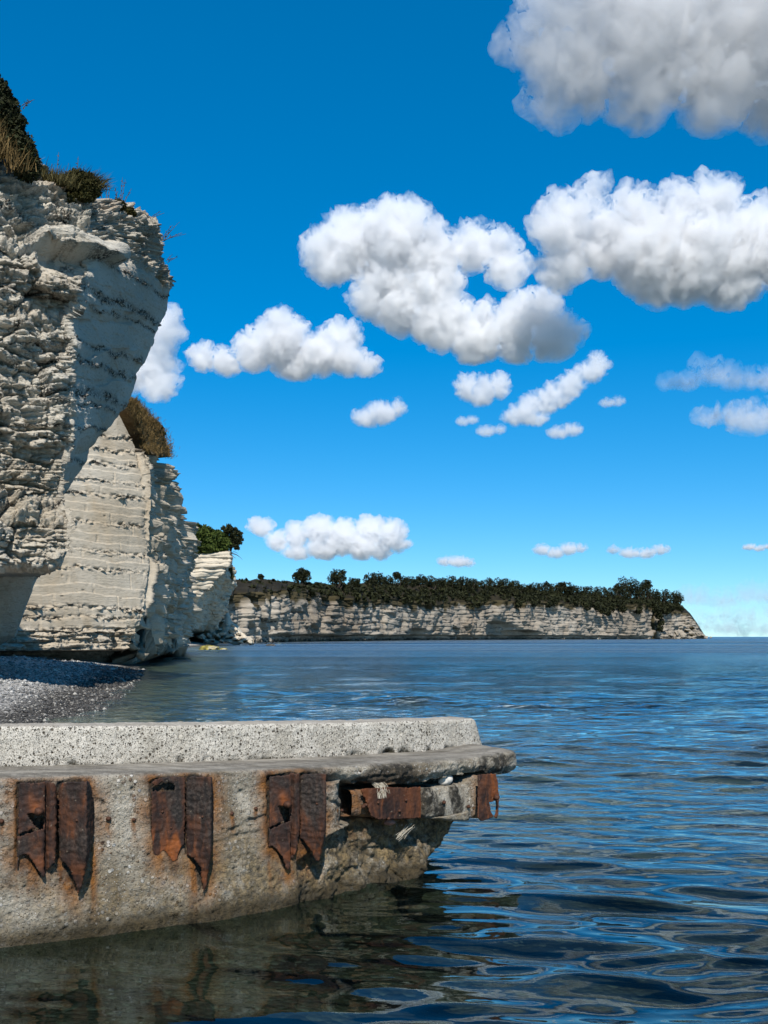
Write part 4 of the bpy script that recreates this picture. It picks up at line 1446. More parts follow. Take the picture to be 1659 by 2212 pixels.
# rubble heap
u = np.linspace(0, 1, 40)
rows = []
for f in np.linspace(0, 1, 24):
    top = np.array([(1 - f) * 452 + f * 486, (1 - f) * 1372 + f * 1330])
    l = curve([(440, 1382), (462, 1350), (484, 1322), (492, 1318), (505, 1345), (530, 1372), (548, 1389)], u)
    rows.append(P(l[:, 0], HY + 12 + (l[:, 1] - HY - 12) * (1 - f), 318 - 26 * f))
tal = np.stack(rows, 1)
tal += np.stack([0 * tal[..., 0], 1.2 * noise(tal * .25, 220), 1.0 * noise(tal * .3, 221)], -1)
zz0 = tal[..., 2] * 0
o = obj('talus', make_mesh('talus', tal, grid_faces(*tal.shape[:2]), M['chalk_head'], False, {'flint_crack_shade': zz0, 'stain': zz0, 'scrub': sstep(.8, .1, tal[..., 2]) * .8}))  # last attribute darkens the heap towards the waterline
tag(o, 'slope of broken chalk fallen at the corner of the bay', kind='structure')
r_ = np.random.default_rng(8)
protos = [rock_mesh('boulder', (1, 1, .8), 30 + q, M['chalk_head'], 2, .8) for q in range(6)]
cnt = 0
bould = [(436, 1377, 9), (452, 1374, 8), (468, 1376, 10), (480, 1371, 11), (495, 1376, 10), (512, 1380, 10), (527, 1384, 9), (540, 1387, 6), (500, 1366, 8), (516, 1370, 7), (488, 1358, 7), (474, 1360, 6), (503, 1352, 6), (483, 1343, 6), (494, 1338, 5),
         (460, 1384, 6), (478, 1385, 6), (497, 1386, 5), (520, 1387, 6), (508, 1360, 5), (524, 1377, 5), (446, 1384, 5), (490, 1349, 4), (513, 1376, 4)]
for q, (x, y, r) in enumerate(bould):
    o = obj('boulder', protos[q % 6])
    Yb = 292 + (1389 - y) * .45 - 3
    kk = Yb / FPX
    o.location = P(x, y, Yb)
    o.scale = (r * kk * r_.uniform(.8, 1.1), r * kk * .9, r * kk * r_.uniform(.6, .9))
    o.rotation_euler = (r_.uniform(-.6, .6), r_.uniform(-.6, .6), r_.uniform(0, 6.28))
    tag(o, 'broken pale chalk boulder in the rubble heap at the corner of the bay', 'boulder', 'chalk boulders of the rubble heap')

# fallen blocks off the tip of the far headland
tip = [rock_mesh('boulder', (1, .9, .75), 60 + q, M['chalk_far'], 2, .9) for q in range(4)]
r_ = np.random.default_rng(17)
for q, (x, y, r) in enumerate([(1438, 1374, 5), (1450, 1372, 7), (1462, 1368, 8), (1476, 1371, 8), (1472, 1356, 7), (1484, 1362, 7), (1494, 1370, 8), (1484, 1345, 6), (1496, 1356, 6), (1506, 1369, 6), (1516, 1374, 5),
                               (1526, 1376, 4), (1490, 1333, 5), (1502, 1362, 4), (1535, 1377, 3), (1478, 1376, 5), (1464, 1377, 5)]):
    o = obj('boulder', tip[q % 4])
    Yb = float(np.interp(x, FAR_PX, FAR_Y)) - 4 - (y - 1330) * .25
    kk = Yb / FPX
    o.location = P(x, y, Yb)
    o.scale = (r * kk * r_.uniform(.8, 1.2), r * kk, r * kk * r_.uniform(.6, .95))
    o.rotation_euler = (r_.uniform(-.7, .7), r_.uniform(-.7, .7), r_.uniform(0, 6.28))
    tag(o, 'fallen chalk block in the rubble at the tip of the far headland', 'boulder', 'fallen blocks at the far headland tip')

# ----------------------------------------------------------------------------
# the broken concrete pier
# ----------------------------------------------------------------------------
PR = np.array([-2.74, 7.81])
PD = np.array([.79, .613])
PI_ = np.array([-.613, .79])       # inward
DROP = .037


def bend(s):
    s = np.asarray(s, float)
    sc_ = np.clip(s, -.3, 5.0)
    b = -.25 * (1 - ((sc_ - 2.2) / 2.5) ** 2)
    return b + (s - sc_) * np.where(s < 0, -.20, .22)


def Wp(s, b, z):
    s, b, z = np.broadcast_arrays(np.asarray(s, float), np.asarray(b, float), np.asarray(z, float))
    bb = b + bend(s)
    return np.stack([PR[0] + s * PD[0] + bb * PI_[0], PR[1] + s * PD[1] + bb * PI_[1], z - DROP * s], -1)


def wall_sz(px, py, b0=0.0):
    """(s, z) on the wall surface at inward offset b0 seen at a picture position"""
    px, py = np.broadcast_arrays(np.asarray(px, float), np.asarray(py, float))
    lo, hi = np.full(px.shape, 4.0), np.full(px.shape, 18.0)
    for _ in range(50):
        Y = (lo + hi) / 2
        X = (px - 829.5) / FPX * Y
        s = (X - PR[0]) * PD[0] + (Y - PR[1]) * PD[1]
        b = (X - PR[0]) * PI_[0] + (Y - PR[1]) * PI_[1]
        beyond = b - bend(s) > b0
        hi = np.where(beyond, Y, hi)
        lo = np.where(beyond, lo, Y)
    return s, EYE + (HY - py) / FPX * Y + DROP * s


def poly_sz(pts, b0=0.0):
    pts = np.asarray(pts, float)
    s, z = wall_sz(pts[:, 0], pts[:, 1], b0)
    return np.stack([s, z], -1)


def in_poly(S, Z, poly):
    inside = np.zeros(S.shape, bool)
    n = len(poly)
    for i in range(n):
        x0, y0 = poly[i]
        x1, y1 = poly[(i + 1) % n]
        c = (y0 > Z) != (y1 > Z)
        xi = x0 + (Z - y0) / (y1 - y0 + 1e-12) * (x1 - x0)
        inside ^= c & (S < xi)
    return inside


def seg_dist(S, Z, poly, closed=True):
    d = np.full(S.shape, 9.0)
    n = len(poly)
    for i in range(n if closed else n - 1):
        a, b = poly[i], poly[(i + 1) % n]
        ab = b - a
        t_ = np.clip(((S - a[0]) * ab[0] + (Z - a[1]) * ab[1]) / (ab @ ab + 1e-12), 0, 1)
        d = np.minimum(d, np.hypot(S - a[0] - t_ * ab[0], Z - a[1] - t_ * ab[1]))
    return d


# plate outlines in picture units
PLATES = [
    ('a', [(38, 1690), (70, 1688), (100, 1685), (112, 1690), (119, 1702), (120, 1760), (117, 1820), (113, 1862), (106, 1866), (99, 1882), (87, 1896), (78, 1880), (66, 1860), (58, 1847), (48, 1845), (41, 1850), (37, 1880), (34, 1872), (36, 1800)]),
    ('b', [(124, 1708), (128, 1690), (150, 1684), (166, 1681), (180, 1684), (192, 1700), (203, 1735), (205, 1770), (202, 1800), (190, 1830), (180, 1845), (174, 1862), (168, 1895), (163, 1918), (159, 1931), (157, 1918), (150, 1896), (142, 1873), (134, 1862), (127, 1858), (124, 1800)]),
    ('c', [(326, 1692), (333, 1683), (352, 1678), (385, 1676), (398, 1678), (397, 1760), (396, 1822), (388, 1830), (382, 1858), (372, 1862), (364, 1850), (358, 1842), (350, 1838), (342, 1850), (330, 1846), (326, 1800)]),
    ('d', [(399, 1684), (404, 1676), (424, 1672), (440, 1674), (452, 1686), (462, 1705), (462, 1770), (456, 1800), (447, 1830), (442, 1860), (438, 1885), (433, 1915), (428, 1926), (424, 1905), (420, 1870), (410, 1852), (400, 1845), (399, 1780)]),
    ('a', [(579, 1676), (600, 1674), (620, 1669), (636, 1668), (643, 1673), (642, 1760), (638, 1800), (634, 1830), (628, 1855), (616, 1881), (610, 1872), (604, 1850), (594, 1835), (584, 1828), (578, 1832)]),
    ('b', [(645, 1680), (650, 1670), (668, 1667), (684, 1668), (698, 1682), (706, 1705), (706, 1760), (698, 1795), (688, 1815), (682, 1840), (676, 1858), (670, 1856), (662, 1836), (652, 1818), (645, 1808)]),
]
PL_SZ = [(kind, poly_sz(pg, -.02)) for kind, pg in PLATES]
beam_plate_sz = poly_sz([(776, 1704), (793, 1702), (838, 1699), (880, 1700), (905, 1698), (906, 1740), (905, 1767), (860, 1769), (812, 1770), (797, 1762), (790, 1735)], -.02)
LOW = poly_sz([(650, 1850), (684, 1818), (708, 1795), (743, 1783), (774, 1771), (792, 1768), (905, 1770), (1030, 1768), (1075, 1774), (1140, 1760)], 0)
GAP_LO = poly_sz([(735, 1716), (775, 1706), (905, 1702), (960, 1694), (1000, 1688), (1024, 1676), (1100, 1668)], 0)
GAP_HI = poly_sz([(735, 1690), (775, 1694), (830, 1697), (890, 1695), (950, 1684), (989, 1676), (1024, 1671), (1080, 1674), (1120, 1674)], 0)
s_c, z_c = 0, 0


def wall():
    zs = np.r_[np.linspace(-.75, 0, 26)[:-1], np.linspace(0, 1.165, 132)]
    zr = [1.18, 1.192, 1.20, 1.205]
    br = [.008, .022, .045, .075]
    lb = np.linspace(.10, .72, 34)
    ss = np.r_[np.linspace(-7, -.5, 90)[:-1], np.linspace(-.5, 5.40, 520)]
    prof_z = np.r_[zs, zr, 1.207 + .012 * (lb - .1) / .62]
    prof_b = np.r_[zs * 0, br, lb]
    S, Z = np.meshgrid(ss, prof_z, indexing='ij')
    _, B = np.meshgrid(ss, prof_b, indexing='ij')
    facez = np.minimum(Z, 1.2)
    onface = 1 - sstep(.0, .06, B)
    q = np.stack([S, B, Z], -1)
    # batter at the foot
    flare = np.interp(S, [-7, 0, 1.64, 2.75, 3.6, 5], [-.02, -.02, -.12, -.03, -.05, 0])
    B = B + flare * np.clip(1 - Z / 1.1, 0, 1.6) ** 1.2
    n1 = fbm(q * 2.2, 4, 300)
    B = B - .035 * n1 * (.4 + onface * .6)
    # broken lower part, set back and rough
    zl = np.interp(S, LOW[:, 0], LOW[:, 1] + .0) + .035 * noise(q * np.array([4, 0, 0]) + .5, 301)
    s0 = LOW[0, 0] - .1
    low = sstep(0, .03, zl - facez) * sstep(s0, s0 + .12, S)
    depth = np.interp(S, [s0, s0 + .4, s0 + .9, 5], [.04, .12, .20, .26])
    rockslope = np.clip((facez - .02) / .45, -.8, 1.0)
    f1, f2, cid = worley(q * 5.5, 302)
    B = B + low * (depth * (.30 + .70 * rockslope) - .10 * fbm(q * 3.5, 5, 303) - .06 * (cid - .5) - .03 * np.abs(noise(q * 14, 304)))
    # open joint between beam and slab
    gl_, gh_ = np.interp(S, GAP_LO[:, 0], GAP_LO[:, 1]), np.interp(S, GAP_HI[:, 0], GAP_HI[:, 1])
    gap = sstep(GAP_LO[0, 0] - .1, GAP_LO[0, 0] + .25, S) * sstep(gl_ - .30, gl_ - .28, facez) * (1 - sstep(gh_ - .012, gh_ + .012, facez + .02 * noise(q * 9, 305)))
    gap = gap * (1 - low)
    B = B + gap * (.26 + .06 * noise(q * 6, 306))
    # underside of slab ragged
    sl = sstep(GAP_LO[0, 0] - .9, GAP_LO[0, 0] + .1, S) * sstep(gh_ - .01, gh_ + .02, facez) * onface
    B = B + sl * (.05 * fbm(q * 4, 4, 307) + .06 * sstep(gh_ + .09, gh_, facez)) - .03 * sl
    # pits, cracks, bolts
    pf1, _, pc = worley(q * 16, 308)
    pit = sstep(.34, .16, pf1) * (pc > .62) * onface
    B = B + .012 * pit
    B = B - .006 * noise(q * 28, 309) - .004 * noise(q * 60, 310)
    crack = np.zeros_like(S)
    for pts in ([(352, 1808), (348, 1806)], [(200, 1730), (225, 1738)], [(415, 1822), (450, 1812), (490, 1795), (540, 1772), (575, 1764)],
                [(455, 1820), (520, 1800), (560, 1795)], 
                [(700, 1690), (740, 1688), (800, 1680), (880, 1672)], [(470, 1672), (520, 1675), (560, 1668)], [(690, 1720), (740, 1740), (780, 1760)]):
        pl = poly_sz(pts)
        dd = seg_dist(S + .02 * noise(q * 8, 311), facez + .02 * noise(q * 8 + 9, 312), pl, False)
        crack = np.maximum(crack, sstep(.028, .004, dd))
    crack = crack * onface * (0.4 + .6 * sstep(-.3, .2, noise(q * 5, 313)))
    B = B + .022 * crack
    # sockets of the plates
    rust = np.zeros_like(S)
    behind = np.zeros_like(S)
    for kind, pg in PL_SZ + [('e', beam_plate_sz)]:
        sS, zZ = S + .012 * noise(q * 9, 314), facez + .012 * noise(q * 9 + 4, 315)
        dd = seg_dist(S, facez, pg)
        ins = in_poly(S, facez, pg)
        sgn = np.where(ins, -dd, dd)
        B = B + (.03 * sstep(.02, -.02, sgn)) * onface
        halo = sstep(.20, .0, sgn) * 1.25
        # streaks running down below every plate
        zmin, zmax = pg[:, 1].min(), pg[:, 1].max()
        cols_ = sstep(pg[:, 0].min() - .04, pg[:, 0].min() + .01, S) * (1 - sstep(pg[:, 0].max() - .02, pg[:, 0].max() + .05, S))
        run = cols_ * sstep(zmin - .30, zmin + .15, facez) * (1 - sstep(zmax - .1, zmax, facez)) * (.35 + .65 * sstep(-.15, .4, noise(np.stack([S * 17, facez * 1.3, S * 0], -1), 316)))
        behind = np.maximum(behind, sstep(.004, -.012, sgn) * onface)
        rust = np.maximum(rust, np.maximum(halo * (.55 + .45 * noise(q * 6, 317)), run * 1.1))
    for (x, y) in BOLTS:
        bs, bz = wall_sz(x, y)
        dx = np.abs(S - bs + .01 * noise(q * 10, 318))
        run = sstep(.035, .008, dx) * sstep(bz - .24, bz - .02, facez) * (1 - sstep(bz + .0, bz + .025, facez))
        rust = np.maximum(rust, run * .9)
    rust = np.clip(rust, 0, 1) * onface
    # nose
    send = np.interp(facez, [-.8, 0, .30, .50, .60, .75, .93, 1.0, 1.1, 1.2], [3.85, 4.12, 4.58, 4.80, 4.86, 4.88, 4.95, 5.40, 5.46, 5.40])
    gm = (facez - (gh_ + 1.2) / 2) / ((1.2 - gh_) / 2 + 1e-3)
    send = np.where(facez > gh_ - .004, 5.46 - .10 * np.clip(np.abs(gm), 0, 1) ** 3, send)
    send = send + .03 * noise(np.stack([Z * 6, Z * 0, Z * 0], -1), 319)
    ln_ = np.interp(facez, [0, .6, .98, 1.1], [.7, .5, .30, .26])
    tn = np.clip((S - (send - ln_)) / ln_, 0, 1)
    curl = 1 - np.sqrt(np.maximum(0, 1 - tn ** 2))
    W_ = np.interp(facez, [0, .9, .98], [1.3, 1.2, .55])
    Bn = np.where(onface > .5, B + W_ * curl, B + (.55 * curl) * (1 - B / .8))
    S2 = np.minimum(S, send)
    Z2 = Z + .045 * sstep(4.4, 5.3, S) * sstep(1.0, 1.19, Z) - np.where(onface < .5, .03 * curl, 0)
    V = Wp(S2, Bn, Z2)
    keep = (S[:-1, :-1] < send[:-1, :-1] + .02)
    F = grid_faces(*S.shape)
    F = F[keep.ravel()]
    algae = np.clip(low * 1.0 + sstep(.55, .10, facez) * sstep(.2, 1.6, S) * .9 + .9 * sstep(.16, .03, facez), 0, 1)
    algae = np.maximum(algae, sstep(1.05, .3, facez) * sstep(-.35, .3, fbm(q * 1.6, 3, 320) + .45 * sstep(.6, 2.0, S)) * (.6 + .3 * sstep(.5, 1.5, S)) * onface)
    dirt_shade = np.clip(.45 * crack + .5 * gap + (1 - onface) * .55 * sstep(-.5, .4, fbm(q * np.array([1.2, 6, 1]), 3, 321)) + sl * .95 * sstep(-.15, .2, noise(q * np.array([2.5, 2, 4]), 322)) + .5 * pit + .55 * low * sstep(-.3, .3, fbm(q * 3, 3, 323)), 0, 1)  # grime on slab and ledge; cracks, pits and open joint darkened too
    dirt_shade = np.maximum(dirt_shade, behind)  # black painted behind the plates so their holes look deep in shade
    isslab = ((facez > gh_ - .0) & (S > GAP_LO[0, 0] - .25))[:-1, :-1].ravel()[keep.ravel()]
    at = {'rust': rust, 'algae': algae, 'dirt_shade': dirt_shade, 'smooth': (1 - onface) * .8}
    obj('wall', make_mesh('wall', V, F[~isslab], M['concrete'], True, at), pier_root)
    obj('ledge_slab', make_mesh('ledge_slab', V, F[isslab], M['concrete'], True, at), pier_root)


t = NT('pebble_concrete')
p = t.pos()
vc = t.voronoi(p, 30, out='Color')
vd = t.voronoi(p, 30)
vr = t.sep(vc)
vd2 = t.voronoi(p, 75)
vr2 = t.sep(t.voronoi(p, 75, out='Color'))
expo = t.map(t.noise(p, 2.3, 3, .6, .5), .40, .60, .15, 1)
is_peb = t.math('MULTIPLY', t.math('MULTIPLY', t.map(vr[0], .46, .50), t.map(vd, .46, .38)), expo)
is_peb2 = t.math('MULTIPLY', t.map(vr2[0], .60, .64), t.map(vd2, .46, .38))
mat_c = t.mix(t.map(t.noise(p, 5, 5, .65), .35, .65), (.31, .28, .225), (.56, .525, .455))
mat_c = t.mix(t.map(t.noise(t.scale(p, (1, 1, .45)), 1.7, 5, .65, .6), .46, .64, 0, .75), mat_c, (.14, .105, .06))
mat_c = t.mix(t.map(t.noise(p, 90, 2, .6), .40, .60, .35, 0), mat_c, (.16, .14, .11))
stone = t.ramp(vr[1], [(0, (.05, .045, .04)), (.25, (.17, .12, .085)), (.5, (.32, .28, .23)), (.75, (.80, .78, .74)), (1, (.26, .28, .30))])
stone2 = t.ramp(vr2[1], [(0, (.10, .08, .06)), (.4, (.25, .22, .18)), (.7, (.66, .64, .60)), (1, (.20, .19, .17))])
c = t.mix(is_peb2, mat_c, stone2)
c = t.mix(is_peb, c, stone)
smooth = t.attr('smooth')
c = t.mix(smooth, c, t.mix(t.map(t.noise(t.scale(p, (1, 2.5, 1)), 4, 5, .7), .35, .65), (.20, .185, .155), (.42, .40, .36)))
al = t.attr('algae')
aln = t.math('MULTIPLY', al, t.map(t.noise(p, 7, 5, .7), .28, .52), True)
alc = t.mix(t.map(t.noise(p, 22, 4, .65), .4, .6), (.05, .036, .016), (.26, .185, .085))
c = t.mix(t.math('MULTIPLY', aln, .85), c, alc)
ru = t.attr('rust')
run_ = t.math('MULTIPLY', ru, t.map(t.noise(p, 12, 5, .7), .15, .42), True)
ruc = t.mix(t.map(t.noise(p, 9, 4, .6), .4, .62), (.27, .105, .018), (.085, .034, .013))
c = t.mix(t.math('MULTIPLY', run_, .92), c, ruc)
dn = t.math('MULTIPLY', t.attr('dirt_shade'), t.map(t.noise(p, 14, 5, .7), .25, .55), True)
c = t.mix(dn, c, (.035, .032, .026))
wetz = t.map(t.math('ADD', t.sep(p)[2], t.math('MULTIPLY', t.math('SUBTRACT', t.noise(p, 3, 4, .6), .5), .22)), .07, .20, .82, 0)
c = t.mix(wetz, c, (.03, .024, .012))
hh = t.math('ADD', t.math('MULTIPLY', is_peb, .8), t.math('MULTIPLY', is_peb2, .4))
hh = t.math('ADD', hh, t.math('MULTIPLY', t.noise(p, 60, 4, .7), 1.0))
hh = t.math('MULTIPLY', hh, t.map(smooth, 0, 1, 1, .35))
M['concrete'] = t.done(c, .88, t.bump(hh, .02, 1.0), spec=.2)

t = NT('pitted_concrete')
p = t.pos()
wp = t.n('ShaderNodeMix', data_type='RGBA', blend_type='LINEAR_LIGHT')
t.put(wp.inputs[0], .012)
t.put(wp.inputs[6], p)
t.put(wp.inputs[7], t.noise(p, 30, 3, .6, out='Color'))
pw = wp.outputs[2]
c = t.mix(t.map(t.noise(p, 3, 5, .6), .35, .65), (.54, .51, .45), (.74, .71, .65))
c = t.mix(t.map(t.noise(p, 120, 3, .65), .36, .56, .75, 0), c, (.13, .115, .09))
hole = 0
for sc_, th in ((34, .62), (58, .55), (95, .55)):
    vv = t.sep(t.voronoi(pw, sc_, out='Color'))
    hh_ = t.math('MULTIPLY', t.map(vv[0], th, th + .06), t.map(t.math('ADD', t.voronoi(pw, sc_), t.math('MULTIPLY', vv[2], .22)), .46, .36))
    c = t.mix(hh_, c, t.ramp(vv[1], [(0, (.035, .03, .024)), (.45, (.13, .11, .085)), (.75, (.26, .235, .19)), (1, (.60, .58, .53))]))
    hole = t.math('ADD', hole, hh_)
dn = t.math('MULTIPLY', t.attr('dirt_shade'), t.map(t.noise(p, 14, 5, .7), .3, .55), True)
c = t.mix(dn, c, (.05, .045, .03))
c = t.mix(t.attr('smooth'), c, t.mix(t.map(t.noise(p, 5, 5, .7), .35, .65), (.36, .33, .28), (.52, .49, .44)))
hh = t.math('SUBTRACT', t.math('MULTIPLY', t.noise(p, 70, 4, .7), .8), hole)
M['parapet'] = t.done(c, .9, t.bump(hh, .012, .9), spec=.2)

t = NT('rust')
p = t.pos()
n1 = t.noise(t.scale(p, (1, 1, .35)), 16, 5, .65, .5)
n2 = t.noise(p, 45, 4, .65)
c = t.ramp(n1, [(.3, (.012, .007, .005)), (.46, (.032, .014, .009)), (.60, (.085, .032, .014)), (.76, (.20, .060, .015))])
c = t.mix(t.attr('tone'), c, t.mix(t.map(n1, .35, .6), (.30, .085, .014), (.15, .045, .012)))
c = t.mix(t.attr('black'), c, t.mix(t.map(n2, .45, .62), (.010, .009, .008), (.055, .045, .038)))
c = t.mix(t.map(t.noise(p, 30, 3, .6), .66, .74, 0, .4), c, (.32, .27, .20))
M['rust'] = t.done(c, .72, t.bump(t.math('ADD', n1, t.math('MULTIPLY', n2, .6)), .012, .8), spec=.3)

BOLTS = [(233, 1768), (288, 1770), (498, 1757), (551, 1746), (2, 1774), (737, 1750), (783, 1742)]

pier_root = empty('concrete_pier', (0, 0, 0))
tag(pier_root, 'broken concrete pier end with rusted steel sheet remains, running out into the sea', 'pier')
wall()


def parapet():
    ss = np.r_[np.linspace(-7, -.5, 80)[:-1], np.linspace(-.5, 5.46, 440)]
    b0, b1, z0, z1 = .625, 1.07, 1.20, 1.52
    ring = []
    for z in np.linspace(z0 - .03, z1 - .03, 34):
        ring.append((b0 + .035 * (z - z0) / (z1 - z0), z))
    for a in np.linspace(0, 90, 6)[1:]:
        a = math.radians(a)
        ring.append((b0 + .035 + .03 - .03 * math.cos(a), z1 - .03 + .03 * math.sin(a)))
    for b in np.linspace(b0 + .08, b1 - .04, 16):
        ring.append((b, z1 + .004))
    for z in np.linspace(z1 - .03, z0 - .03, 8):
        ring.append((b1, z))
    ring = np.array(ring)
    S = np.repeat(ss[:, None], len(ring), 1)
    B = np.repeat(ring[None, :, 0], len(ss), 0)
    Z = np.repeat(ring[None, :, 1], len(ss), 0)
    # slanted, rounded end
    t_ = np.clip((S - 5.38) / .08, 0, 1)
    S = S - (S - 2) / 3 * sstep(2, 5, S) * .10 * (Z - z0) / (z1 - z0)
    mb = .85
    curl = 1 - np.sqrt(np.maximum(0, 1 - t_ ** 2))
    B = B + (mb - B) * .2 * curl
    Z = Z - .02 * curl
    q = np.stack([S, B, Z], -1)
    nz = .012 * fbm(q * 3, 4, 330) + .005 * noise(q * 25, 331)
    pf1, _, pc = worley(q * 22, 332)
    pit = sstep(.32, .14, pf1) * (pc > .6)
    front = (B < b0 + .06)
    chip = np.maximum(0, fbm(q * np.array([5, 1, 1]), 3, 333) - .05) * sstep(z0 + .09, z0 + .0, Z) * front
    B = B - nz * front + .010 * pit * front + .10 * chip
    Z = Z + nz * (~front)
    V = Wp(S, B, Z)
    n_, m_ = S.shape
    cap = Wp(np.full(m_, ss[-1]) - .10 * (ring[:, 1] - z0) / (z1 - z0) + .012, ring[:, 0] * .3 + mb * .7, ring[:, 1] * .6 + 1.36 * .4)
    ctr = Wp(np.full(m_, ss[-1] - .04), mb, 1.36)
    V = np.concatenate([V, cap[None], ctr[None]])
    dirt_shade = np.clip(chip * 5 + .8 * sstep(z0 + .05, z0, Z) * sstep(-.2, .3, noise(q * 4, 334)), 0, 1) * front
    sm = ((Z > z1 - .004) & ~front) * 1.0
    ext = lambda a: np.concatenate([a, a[-1:], a[-1:]])
    obj('parapet', make_mesh('parapet', V, grid_faces(*V.shape[:2]), M['parapet'], True, {'dirt_shade': ext(dirt_shade), 'smooth': ext(sm)}), pier_root)


parapet()


def beam():
    """concrete waling between the two horizontal plates"""
    s0 = beam_plate_sz[:, 0].min() + .0
    s1 = wall_sz(1045, 1720)[0]
    ss = np.linspace(float(s0) - .05, float(s1), 170)
    top = np.interp(ss, *poly_sz([(775, 1706), (905, 1701), (930, 1703), (960, 1698), (1000, 1692), (1016, 1682), (1030, 1672), (1080, 1672)]).T)
    bot = np.interp(ss, *poly_sz([(775, 1768), (905, 1768), (960, 1772), (985, 1776), (1030, 1770), (1080, 1770)]).T)
    a = np.linspace(0, 2 * math.pi, 72, endpoint=False) - math.pi / 2
    ex = 5.0
    cb, cz = np.sign(np.cos(a)) * np.abs(np.cos(a)) ** (2 / ex), np.sign(np.sin(a)) * np.abs(np.sin(a)) ** (2 / ex)
    S = np.repeat(ss[:, None], 73, 1)
    cb, cz = np.r_[cb, cb[0]], np.r_[cz, cz[0]]
    mid, hf = (top + bot) / 2, (top - bot) / 2
    Z = mid[:, None] + hf[:, None] * cz[None]
    B = .20 + .20 * cb[None] + 0 * S
    q = np.stack([S, B, Z], -1)
    d = .022 * fbm(q * 6, 4, 340) + .006 * noise(q * 30, 341)
    onconc = sstep(beam_plate_sz[:, 0].max() - .02, beam_plate_sz[:, 0].max() + .12, S)
    B = B + cb[None] * d + .02 * (1 - onconc)
    Z = Z + cz[None] * d * .6
    V = Wp(S, B, Z)
    dirt_shade = S * 0
    wob = .06 * fbm(q * 6, 3, 342)
    for (x, y, rx, rz) in ((928, 1728, .13, .12), (945, 1752, .10, .10), (984, 1722, .085, .13), (990, 1745, .07, .09)):
        bs, bz = wall_sz(x, y)
        dirt_shade = np.maximum(dirt_shade, sstep(1.15, .75, np.hypot((S - bs + wob) / rx, (Z - bz + wob) / rz)))
    dirt_shade = np.clip(dirt_shade * onconc * 1.3, 0, 1)
    dirt_shade = np.maximum(dirt_shade, sstep(.12, .0, np.abs(S - beam_plate_sz[:, 0].max() - .09)) * .8)
    rust = np.clip((1 - onconc) * .9 + sstep(ss[-1] - .25, ss[-1] - .1, S) * .6, 0, 1)
    e1 = Wp(ss[-1] * np.ones((1, 73)), .2, np.full((1, 73), float(mid[-1])))
    V = np.concatenate([V, e1])
    ext = lambda a_: np.concatenate([a_, a_[-1:]])
    obj('waling_beam', make_mesh('waling_beam', V, grid_faces(*V.shape[:2], flip=True), M['concrete'], True, {'rust': ext(rust), 'algae': ext(dirt_shade * 0), 'dirt_shade': ext(dirt_shade), 'smooth': ext(dirt_shade * 0)}), pier_root)
    return ss, mid


beam()


